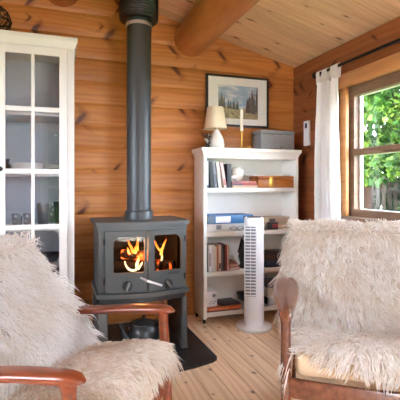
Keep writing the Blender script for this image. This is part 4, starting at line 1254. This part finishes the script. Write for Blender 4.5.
# ------------------------------------------------------------------ sheepskins
def path_eval(path, s):
    """arc-length point and tangent on a polyline [(x, z), ...] (vectorised)"""
    P_ = np.array(path, float); d = np.linalg.norm(np.diff(P_, axis=0), axis=1); c = np.concatenate([[0], np.cumsum(d)])
    return np.interp(s, c, P_[:, 0]), np.interp(s, c, P_[:, 1]), c[-1]
def smooth_path(pts, n=60):
    """Catmull-Rom"""
    p = [np.array(q, float) for q in pts]; p = [2 * p[0] - p[1]] + p + [2 * p[-1] - p[-2]]
    out = []
    for i in range(1, len(p) - 2):
        for t in np.linspace(0, 1, 12, endpoint=False):
            a, b_, c, d = p[i - 1], p[i], p[i + 1], p[i + 2]
            out.append(0.5 * ((2 * b_) + (c - a) * t + (2 * a - 5 * b_ + 4 * c - d) * t * t + (-a + 3 * b_ - 3 * c + d) * t ** 3))
    out.append(p[-2]); return out

def fur(name, label, chair, surf, outline, n, length, radius, flow, lift, mat, curl=0.25, clump=900, seed=1, grav=0.35, wild=0.35):
    """surf(s, v) -> xyz arrays in chair space, s and v in metres; outline(s, v) -> mask of the skin; flow(s, v) -> (ds, dv) comb direction"""
    rg = np.random.default_rng(seed)
    mw = Matrix.Translation(chair['_loc']) @ Matrix.Rotation(chair['_rz'], 4, 'Z')
    (s0, s1), (v0, v1) = surf.dom
    def frame_at(s, v):
        e = 0.004
        p = surf(s, v); ps = (surf(s + e, v) - surf(s - e, v)); pv = (surf(s, v + e) - surf(s, v - e))
        ps /= np.linalg.norm(ps, axis=1)[:, None] + 1e-9; pv /= np.linalg.norm(pv, axis=1)[:, None] + 1e-9
        nn = np.cross(ps, pv); nn /= np.linalg.norm(nn, axis=1)[:, None] + 1e-9
        return p, ps, pv, nn * surf.sign
    # hide
    gs, gv = np.meshgrid(np.linspace(s0, s1, 60), np.linspace(v0, v1, 60), indexing='ij')
    fs, fv = gs.ravel(), gv.ravel()
    bp = surf(fs, fv); inside = outline(fs, fv)
    _, _, _, bn_ = frame_at(fs, fv)
    verts = [bp + bn_ * 0.007, bp + bn_ * 0.001]; faces = []
    NN = 60 * 60
    cell = {}
    for i in range(59):
        for j in range(59):
            q = [i * 60 + j, (i + 1) * 60 + j, (i + 1) * 60 + j + 1, i * 60 + j + 1]
            if inside[q].all(): cell[(i, j)] = q
    for (i, j), q in cell.items():
        faces.append(q); faces.append([k + NN for k in q[::-1]])
        for (di, dj, a, b_) in ((-1, 0, 0, 3), (1, 0, 1, 2), (0, -1, 0, 1), (0, 1, 3, 2)):
            if (i + di, j + dj) not in cell:
                faces.append([q[a], q[b_], q[b_] + NN, q[a] + NN])
    V = np.concatenate(verts)
    # locks
    m = int(n * 1.6)
    s = rg.uniform(s0, s1, m); v = rg.uniform(v0, v1, m)
    k = outline(s, v); s, v = s[k][:n], v[k][:n]; m = len(s)
    p, ps, pv, nn = frame_at(s, v)
    ci = rg.choice(m, min(clump, m), replace=False)
    cp = p[ci]
    near = np.empty(m, int)
    for a in range(0, m, 2000):
        d = ((p[a:a + 2000, None, :] - cp[None]) ** 2).sum(2); near[a:a + 2000] = d.argmin(1)
    fd = flow(s, v)
    # smooth pseudo-noise that swirls the comb direction
    def swirl(q, f, ph):
        return np.sin(q[:, 0] * f + ph) * np.cos(q[:, 1] * f * 1.2 + 2 * ph) + np.sin(q[:, 2] * f * 1.1 + q[:, 1] * f * 0.6 + 3 * ph)
    ang = wild * (1.0 * swirl(p, 11, seed) + 0.7 * swirl(p, 27, seed + 2.0)) + rg.normal(0, wild * 0.6, m)
    angc = rg.normal(0, wild * 1.1, len(ci))[near]
    ang = ang + angc
    d0 = ps * (fd[0] * np.cos(ang) - fd[1] * np.sin(ang))[:, None] + pv * (fd[0] * np.sin(ang) + fd[1] * np.cos(ang))[:, None]
    lf = lift * (1 + 0.5 * rg.normal(0, 1, m) * 0.6 + 0.25 * swirl(p, 17, seed + 5))[:, None]
    d0 = d0 + nn * np.clip(lf, 0.12, 2.0)
    d0 /= np.linalg.norm(d0, axis=1)[:, None]
    L = length * (0.6 + 0.6 * rg.random(m)) * (1 + 0.22 * swirl(p, 14, seed + 9))
    L = np.clip(L, 0.4 * length, 1.7 * length) * (1 + 0.75 * np.clip((np.abs(v) - 0.25) / 0.07, 0, 1))
    side = np.cross(d0, nn); side /= np.linalg.norm(side, axis=1)[:, None] + 1e-9
    cph = rg.uniform(0, 2 * PI, len(ci))[near]; camp = rg.normal(0, curl, len(ci))[near] + rg.normal(0, curl * 0.5, m)
    SEG = 5
    pts = []
    tipc = (p + d0 * L[:, None])[ci][near]          # clump tips
    for i in range(SEG + 1):
        t = i / SEG
        q = p + nn * 0.006 + d0 * (L * t)[:, None] + side * (L * camp * (np.sin(2.6 * t + cph) - np.sin(cph)))[:, None]
        q = q - nn * (L * 0.42 * lift * t * t)[:, None] + np.array([0, 0, -1.0]) * (L * grav * t * t)[:, None]
        w = 0.62 * t ** 1.3
        tgt = cp[near] + (tipc - cp[near]) * t
        tgt = tgt + np.array([0, 0, -1.0]) * (L * grav * t * t)[:, None]
        q = q * (1 - w) + tgt * w + nn * 0.002
        pts.append(q)
    R0 = radius * (0.6 + 0.8 * rg.random(m))
    LV = []
    for i in range(SEG):
        t = i / SEG
        tg = pts[i + 1] - pts[max(i - 1, 0)]; tg /= np.linalg.norm(tg, axis=1)[:, None] + 1e-9
        a = np.cross(tg, nn); a /= np.linalg.norm(a, axis=1)[:, None] + 1e-9
        b_ = np.cross(a, tg)
        rr = R0 * (0.8 + 0.5 * math.sin(PI * min(1, t * 1.2)) ) * (1 - 0.78 * t)
        for k in range(3):
            th_ = 2 * PI * k / 3 + 0.5
            LV.append(pts[i] + a * (rr * cos(th_))[:, None] + b_ * (rr * sin(th_))[:, None])
    LV.append(pts[SEG])
    per = 3 * SEG + 1
    LV = np.stack(LV, axis=1).reshape(-1, 3)         # lock-major
    base = len(V)
    quads = []
    off = np.arange(m) * per + base
    loops, starts, totals = [], [], []
    for i in range(SEG - 1):
        for k in range(3):
            quads.append(np.stack([off + i * 3 + k, off + i * 3 + (k + 1) % 3, off + (i + 1) * 3 + (k + 1) % 3, off + (i + 1) * 3 + k], 1))
    quads = np.concatenate(quads)
    tris = np.concatenate([np.stack([off + (SEG - 1) * 3 + k, off + (SEG - 1) * 3 + (k + 1) % 3, off + per - 1], 1) for k in range(3)])
    fq = np.array(faces, int).reshape(-1, 4)
    allq = np.concatenate([fq, quads])
    V = np.concatenate([V, LV])
    Mx = np.array(mw)
    V = V @ Mx[:3, :3].T + Mx[:3, 3]
    used = np.unique(np.concatenate([allq.ravel(), tris.ravel()]))
    remap = np.full(len(V), -1); remap[used] = np.arange(len(used))
    V = V[used]; allq = remap[allq]; tris = remap[tris]
    org = np.array([V[:, 0].mean(), V[:, 1].mean(), V[:, 2].min()])
    V = V - org
    me = bpy.data.meshes.new(name)
    me.vertices.add(len(V)); me.vertices.foreach_set('co', V.astype(np.float32).ravel())
    li = np.concatenate([allq.ravel(), tris.ravel()])
    me.loops.add(len(li)); me.loops.foreach_set('vertex_index', li.astype(np.int32))
    nq, nt = len(allq), len(tris)
    me.polygons.add(nq + nt)
    me.polygons.foreach_set('loop_start', np.concatenate([np.arange(nq) * 4, nq * 4 + np.arange(nt) * 3]).astype(np.int32))
    me.update(calc_edges=True); me.validate()
    tv = np.concatenate([np.zeros(base), np.tile(np.concatenate([np.repeat(np.arange(SEG) / SEG, 3), [1.0]]), m)])[used]
    me.attributes.new('along', 'FLOAT', 'POINT').data.foreach_set('value', tv.astype(np.float32))
    me.polygons.foreach_set('use_smooth', np.ones(len(me.polygons), bool))
    o = bpy.data.objects.new(name, me); COL.objects.link(o); me.materials.append(mat); o.location = org
    return tag(o, label, 'sheepskin', 'long haired sheepskins on the chairs')

class Surf:
    def __init__(s, fn, sd, vd, sign): s.fn, s.dom, s.sign = fn, (sd, vd), sign
    def __call__(s, a, b): return s.fn(a, b)

BPTS = ([(-0.325, 0.372), (-0.350, 0.43), (-0.405, 0.53), (-0.49, 0.66), (-0.575, 0.79), (-0.605, 0.835), (-0.64, 0.86), (-0.69, 0.868), (-0.735, 0.845), (-0.755, 0.79), (-0.74, 0.70)])
BPATH = smooth_path([(x, z - 0.035 * min(1, max(0, (z - 0.5) / 0.2))) for x, z in BPTS])
_, _, BL = path_eval(BPATH, 0.0)
LPATH = smooth_path([(x - 0.01 * min(1, max(0, (z - 0.5) / 0.2)), z - 0.072 * min(1, max(0, (z - 0.5) / 0.2))) for x, z in BPTS])
def back_fn(s, v, path=None, tp=0.0):
    x, z, _ = path_eval(BPATH if path is None else path, s)
    v = v * 1.0
    a = np.maximum(0, np.abs(v) - 0.255)
    wrap = np.minimum(a, 0.12)
    y = np.sign(v) * (np.minimum(np.abs(v), 0.255) + 0.045 * np.sin(np.minimum(wrap / 0.05, PI / 2)))
    y = y * (1 - tp * np.clip(s / 0.5, 0, 1) ** 2)
    back = 0.9 * np.maximum(0, wrap - 0.03)
    front = np.clip((BL * 0.62 - s) / 0.1, 0, 1)
    return np.stack([x - back * 0.84 * front, y, z - back * 0.5 * front * 0.6], 1)
backS = Surf(back_fn, (0.0, BL), (-0.345, 0.345), -1)
backL = Surf(lambda s, v: back_fn(s, v, LPATH, 0.16), (0.0, BL - 0.02), (-0.345, 0.345), -1)
def back_out(s, v):
    return (np.abs(v) < 0.337 + 0.012 * np.sin(23 * s) - 0.25 * np.maximum(0, s - BL * 0.8)) & (s > 0.0) & (s < BL - 0.03 * (1 + np.sin(9 * v)))
def back_flow(s, v):
    top = 0.50
    ds = np.where(s < top, -0.8, 0.75); dv = np.clip(v / 0.30, -1, 1) * 0.75
    dv = dv + 0.15
    n_ = np.sqrt(ds ** 2 + dv ** 2); return ds / n_, dv / n_

SPATH = smooth_path([(-0.40, 0.362), (-0.30, 0.376), (-0.18, 0.396), (-0.08, 0.412), (-0.02, 0.419), (0.012, 0.413), (0.028, 0.395), (0.031, 0.37), (0.031, 0.34), (0.031, 0.28)])
_, _, SLN = path_eval(SPATH, 0.0)
def seat_fn(s, v):
    x, z, _ = path_eval(SPATH, s)
    a = np.maximum(0, np.abs(v) - 0.245)
    y = np.sign(v) * (np.minimum(np.abs(v), 0.245) + 0.035 * np.sin(np.minimum(a / 0.04, PI / 2)) )
    crown = 0.012 * (1 - (v / 0.27) ** 2)
    return np.stack([x, y, z + np.maximum(crown, -0.02) - 0.95 * np.maximum(0, a - 0.025)], 1)
seatS = Surf(seat_fn, (0.0, SLN), (-0.345, 0.345), 1)
def seat_out(c0, w0, hang, edge):
    def f(s, v):
        lim = edge + hang * np.exp(-((v - c0) / w0) ** 2) + 0.008 * np.sin(31 * v)
        return (s < lim) & (np.abs(v) < 0.327 + 0.008 * np.sin(19 * s))
    return f
def seat_flow(s, v):
    ds = 0.85 + 0 * s; dv = np.sign(v) * np.clip((np.abs(v) - 0.05) / 0.22, 0, 1) * 0.95 - 0.15
    n_ = np.sqrt(ds ** 2 + dv ** 2); return ds / n_, dv / n_

for o, l, r in ((chL, LLOC, LRZ), (chR, RLOC, RRZ)):
    pass
LC = {'_loc': Vector(LLOC), '_rz': LRZ}; RC = {'_loc': Vector(RLOC), '_rz': RRZ}
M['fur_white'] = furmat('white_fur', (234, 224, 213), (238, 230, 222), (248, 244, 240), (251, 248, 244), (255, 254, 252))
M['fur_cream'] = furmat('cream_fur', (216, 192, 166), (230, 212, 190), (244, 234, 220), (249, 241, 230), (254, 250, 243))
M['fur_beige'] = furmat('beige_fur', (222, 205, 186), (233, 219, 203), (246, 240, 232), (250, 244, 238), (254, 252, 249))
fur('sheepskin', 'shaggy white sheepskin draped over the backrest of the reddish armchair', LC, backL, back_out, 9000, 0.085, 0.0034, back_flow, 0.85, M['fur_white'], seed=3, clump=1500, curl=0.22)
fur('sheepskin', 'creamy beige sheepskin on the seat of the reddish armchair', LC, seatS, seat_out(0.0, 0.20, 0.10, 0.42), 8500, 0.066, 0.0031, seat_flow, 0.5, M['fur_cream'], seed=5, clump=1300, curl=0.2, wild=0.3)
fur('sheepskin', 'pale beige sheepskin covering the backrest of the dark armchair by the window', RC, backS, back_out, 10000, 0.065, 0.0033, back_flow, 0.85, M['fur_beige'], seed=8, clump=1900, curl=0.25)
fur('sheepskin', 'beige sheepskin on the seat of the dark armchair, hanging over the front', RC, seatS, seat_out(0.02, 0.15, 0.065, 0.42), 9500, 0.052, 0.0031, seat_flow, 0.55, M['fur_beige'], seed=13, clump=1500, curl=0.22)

# ------------------------------------------------------------------ outside
b = MB(); b.box((-14, -14, -0.5), (16, 16, -0.12))
M['grass'] = plain('lawn', (84, 110, 52), 0.9, var=0.4, vs=6)
g = struct('ground', b, M['grass'])

def leafmat(name, a, c, d):
    m = NT(name)
    g = m.n('ShaderNodeNewGeometry')
    rp = m.n('ShaderNodeValToRGB'); m.l(g.outputs['Random Per Island'], rp.inputs[0])
    e = rp.color_ramp.elements
    e[0].color = lin(a); e[1].color = lin(d); k = e.new(0.55); k.color = lin(c)
    df = m.n('ShaderNodeBsdfDiffuse'); m.l(rp.outputs[0], df.inputs[0]); tl = m.n('ShaderNodeBsdfTranslucent'); m.l(rp.outputs[0], tl.inputs[0])
    gs = m.n('ShaderNodeBsdfGlossy'); gs.inputs['Roughness'].default_value = 0.4
    m1 = m.n('ShaderNodeMixShader'); m1.inputs[0].default_value = 0.35; m.l(df.outputs[0], m1.inputs[1]); m.l(tl.outputs[0], m1.inputs[2])
    m2 = m.n('ShaderNodeMixShader'); m2.inputs[0].default_value = 0.008; m.l(m1.outputs[0], m2.inputs[1]); m.l(gs.outputs[0], m2.inputs[2]); m.l(m2.outputs[0], m.out.inputs[0])
    return m.m
M['leaf'] = leafmat('bright_leaves', (20, 44, 12), (38, 72, 22), (96, 122, 48))
M['leaf_dark'] = leafmat('dark_leaves', (12, 30, 10), (24, 48, 16), (46, 74, 28))
M['bark'] = grainwood('bark', (70, 58, 46), (104, 90, 74), (30, 30, 4), rough=0.9)
def leaf_cloud(name, parent, centers, radii, n, size, mat, seed, droop=0.5):
    rg = np.random.default_rng(seed)
    w = np.array([r[0] * r[1] * r[2] for r in radii]) ** 0.7; w /= w.sum()
    pick = rg.choice(len(centers), n, p=w)
    C_ = np.array(centers)[pick]; R_ = np.array(radii)[pick]
    d = rg.normal(0, 1, (n, 3)); d /= np.linalg.norm(d, axis=1)[:, None]
    P0 = C_ + R_ * d * (rg.random(n) ** 0.45)[:, None]
    ax = d * 0.6 + rg.normal(0, 0.6, (n, 3)); ax[:, 2] -= droop; ax /= np.linalg.norm(ax, axis=1)[:, None]
    up = rg.normal(0, 0.5, (n, 3)) + np.array([-0.3, -0.2, 0.9]); sd = np.cross(ax, up); sd /= np.linalg.norm(sd, axis=1)[:, None] + 1e-9
    nr = np.cross(sd, ax)
    S = size * (0.6 + 0.8 * rg.random(n))[:, None]
    shape = [(0.0, 0.0, 0.0), (0.30, 0.36, 0.06), (0.62, 0.30, 0.05), (1.0, 0.0, -0.08), (0.62, -0.30, 0.05), (0.30, -0.36, 0.06)]
    V = np.stack([P0 + S * (ax * a + sd * b_ + nr * c) for a, b_, c in shape], 1).reshape(-1, 3)
    off = np.arange(n) * 6
    F = np.concatenate([np.stack([off, off + 1, off + 2, off + 3], 1), np.stack([off, off + 3, off + 4, off + 5], 1)])
    org = np.array(root_of(parent).location) if parent else np.zeros(3)
    me = bpy.data.meshes.new(name); me.from_pydata((V - org).tolist(), [], F.tolist()); me.update()
    o = bpy.data.objects.new(name, me); COL.objects.link(o); me.materials.append(mat)
    if parent: o.parent = parent
    return o
def tree(label, x, y, h, r, nblob, nleaf, size, mat, seed, low=0.25, group='trees outside'):
    rg = random.Random(seed)
    t = thing('leafy_tree', label, 'tree', (x, y, -0.12), 0, group)
    b = MB(); pts = [(x, y, -0.12), (x + 0.05, y + 0.03, h * 0.3), (x - 0.03, y, h * 0.6), (x, y, h * 0.9)]
    b.tube(pts, [0.10, 0.08, 0.06, 0.02], 10)
    for i in range(7):
        z = h * (0.25 + 0.09 * i); a = rg.uniform(-0.6, 1.6)
        b.tube([(x, y, z), (x + 0.5 * r * cos(a), y + 0.5 * r * sin(a), z + 0.15), (x + 0.9 * r * cos(a), y + 0.9 * r * sin(a), z + 0.12)], [0.03, 0.02, 0.006], 6)
    obj('trunk', b, M['bark'], t)
    cs, rs = [], []
    for i in range(nblob):
        a = rg.uniform(0, 2 * PI); q = rg.random() ** 0.5; z = h * (low + (1 - low) * rg.random())
        cs.append((x + r * q * cos(a), y + r * q * sin(a), z)); s_ = rg.uniform(0.16, 0.34) * (r / 1.0) ** 0.5; rs.append((s_, s_, s_ * 0.6))
    leaf_cloud('foliage', t, cs, rs, nleaf, size, mat, seed)
    return t
tree('bright green leafy tree close outside the window', 4.6, 3.95, 3.3, 1.05, 80, 6500, 0.085, M['leaf'], 21, 0.36)
tree('second leafy tree outside the window, at the right of the pane', 5.2, 2.9, 3.4, 1.2, 60, 4200, 0.09, M['leaf'], 22, 0.30)
tree('dark leafy tree behind the garden fence', 6.6, 6.4, 5.0, 1.8, 100, 9000, 0.15, M['leaf_dark'], 23, 0.12)
tree('dense dark tree behind the fence to the right', 7.6, 4.8, 5.0, 1.9, 100, 9000, 0.15, M['leaf_dark'], 24, 0.12)
tree('tall dark tree at the far end of the fence', 5.2, 7.6, 5.0, 1.8, 90, 8000, 0.15, M['leaf_dark'], 25, 0.12)
tree('leafy green tree in the garden in front of the glazed door', -0.1, -6.8, 3.3, 1.5, 80, 6500, 0.16, M['leaf'], 26, 0.06)
b = MB(); b.box((-3.2, -5.2, -0.119), (3.5, -1.72, -0.06))  # pale slab added behind the camera to bounce sunlight onto the ceiling
struct('bounce_slab', b, plain('pale_bounce_stone', (214, 206, 192), 0.8, var=0.1, vs=12))

fc_ = thing('garden_fence', 'grey brown picket fence in the garden outside the window', 'fence', (4.75, 5.1, -0.12))
M['fence'] = grainwood('weathered_fence', (34, 30, 25), (54, 49, 41), (30, 30, 3), rough=0.85)
p0, p1 = Vector((4.12, 5.5, 0)), Vector((6.1, 3.6, 0))
dv = (p1 - p0); LF = dv.length; dv.normalize(); nv = Vector((dv.y, -dv.x, 0))
npk = 34
for i in range(npk):
    c = p0 + dv * (LF * (i + 0.5) / npk)
    hh = 1.22 + 0.03 * sin(i * 1.7)
    b = MB(); Rm = Matrix.Translation((c.x, c.y, 0)) @ Matrix.Rotation(math.atan2(dv.y, dv.x), 4, 'Z')
    b.prism([(-0.028, -0.12), (0.028, -0.12), (0.028, hh - 0.05), (0.0, hh), (-0.028, hh - 0.05)], 'Y', -0.01, 0.01, mat=Rm)
    obj('picket', b, M['fence'], fc_)
for z in (0.15, 0.9):
    b = MB(); b.box((0, 0.010, z), (LF, 0.045, z + 0.07), mat=Matrix.Translation((p0.x, p0.y, 0)) @ Matrix.Rotation(math.atan2(dv.y, dv.x), 4, 'Z')); obj('rail', b, M['fence'], fc_)
sh = thing('shed', 'dark brown board shed side at the left of the window view', 'shed', (3.3, 4.75, -0.12))
M['shed'] = planks('shed_boards', (58, 36, 32), (76, 50, 42), (50, 30, 24), 'Z', 'X', 0.12, 0, rough=0.8, kt=0.2)
b = MB(); b.box((2.7, 4.55, -0.12), (4.08, 5.4, 1.28), 0.01); obj('wall', b, M['shed'], sh)
b = MB(); b.prism([(4.52, 1.28), (5.5, 1.28), (5.5, 1.34), (4.95, 1.38), (4.52, 1.30)], 'X', 2.6, 4.1); obj('roof', b, M['slate'], sh)

# ------------------------------------------------------------------ light, sky, camera
w = bpy.data.worlds.new('sky'); SC.world = w; w.use_nodes = True
nt = w.node_tree; nt.nodes.clear()
o = nt.nodes.new('ShaderNodeOutputWorld'); bg = nt.nodes.new('ShaderNodeBackground'); sk = nt.nodes.new('ShaderNodeTexSky')
sk.sky_type = 'HOSEK_WILKIE'; sk.turbidity = 5.0; sk.ground_albedo = 0.35
sk.sun_direction = Vector((-0.6, -0.03, 0.8)).normalized()
mxn = nt.nodes.new('ShaderNodeMix'); mxn.data_type = 'RGBA'; mxn.inputs[0].default_value = 0.85; mxn.inputs[7].default_value = (0.87, 0.98, 1.13, 1)
nt.links.new(sk.outputs[0], mxn.inputs[6]); nt.links.new(mxn.outputs[2], bg.inputs[0]); bg.inputs[1].default_value = 6.0
nt.links.new(bg.outputs[0], o.inputs[0])
sd = bpy.data.lights.new('sun', 'SUN'); sd.energy = 5.0; sd.angle = math.radians(1.5); sd.color = (1.0, 0.95, 0.86)
so = bpy.data.objects.new('sun', sd); COL.objects.link(so); so.rotation_euler = Vector((0.60, 0.03, -0.8)).to_track_quat('-Z', 'Y').to_euler(); so.location = (-6, 2, 9)
# glow of the fire
fl_ = bpy.data.lights.new('fire_glow', 'POINT'); fl_.energy = 0.7; fl_.color = (1.0, 0.48, 0.18); fl_.shadow_soft_size = 0.05
fo = bpy.data.objects.new('fire_glow', fl_); COL.objects.link(fo); fo.location = (0.48, 2.56, 0.66)

cd = bpy.data.cameras.new('camera'); co = bpy.data.objects.new('camera', cd); COL.objects.link(co)
cd.sensor_width = 36; cd.sensor_fit = 'HORIZONTAL'; cd.lens = 36 * 410 / 400; cd.shift_y = -16 / 400; cd.clip_start = 0.02
co.location = (0, 0, 1.05); co.rotation_euler = (PI / 2, 0, -math.atan(142 / 410))
SC.camera = co
SC.view_settings.view_transform = 'Standard'; SC.view_settings.look = 'None'; SC.view_settings.gamma = 1.0; SC.view_settings.use_curve_mapping = False
SC.view_settings.exposure = 2.45
SC.cycles.use_denoising = True
SC.cycles.max_bounces = 12; SC.cycles.diffuse_bounces = 6; SC.cycles.transparent_max_bounces = 16
SC.cycles.sample_clamp_indirect = 8.0; SC.cycles.caustics_reflective = False; SC.cycles.caustics_refractive = False
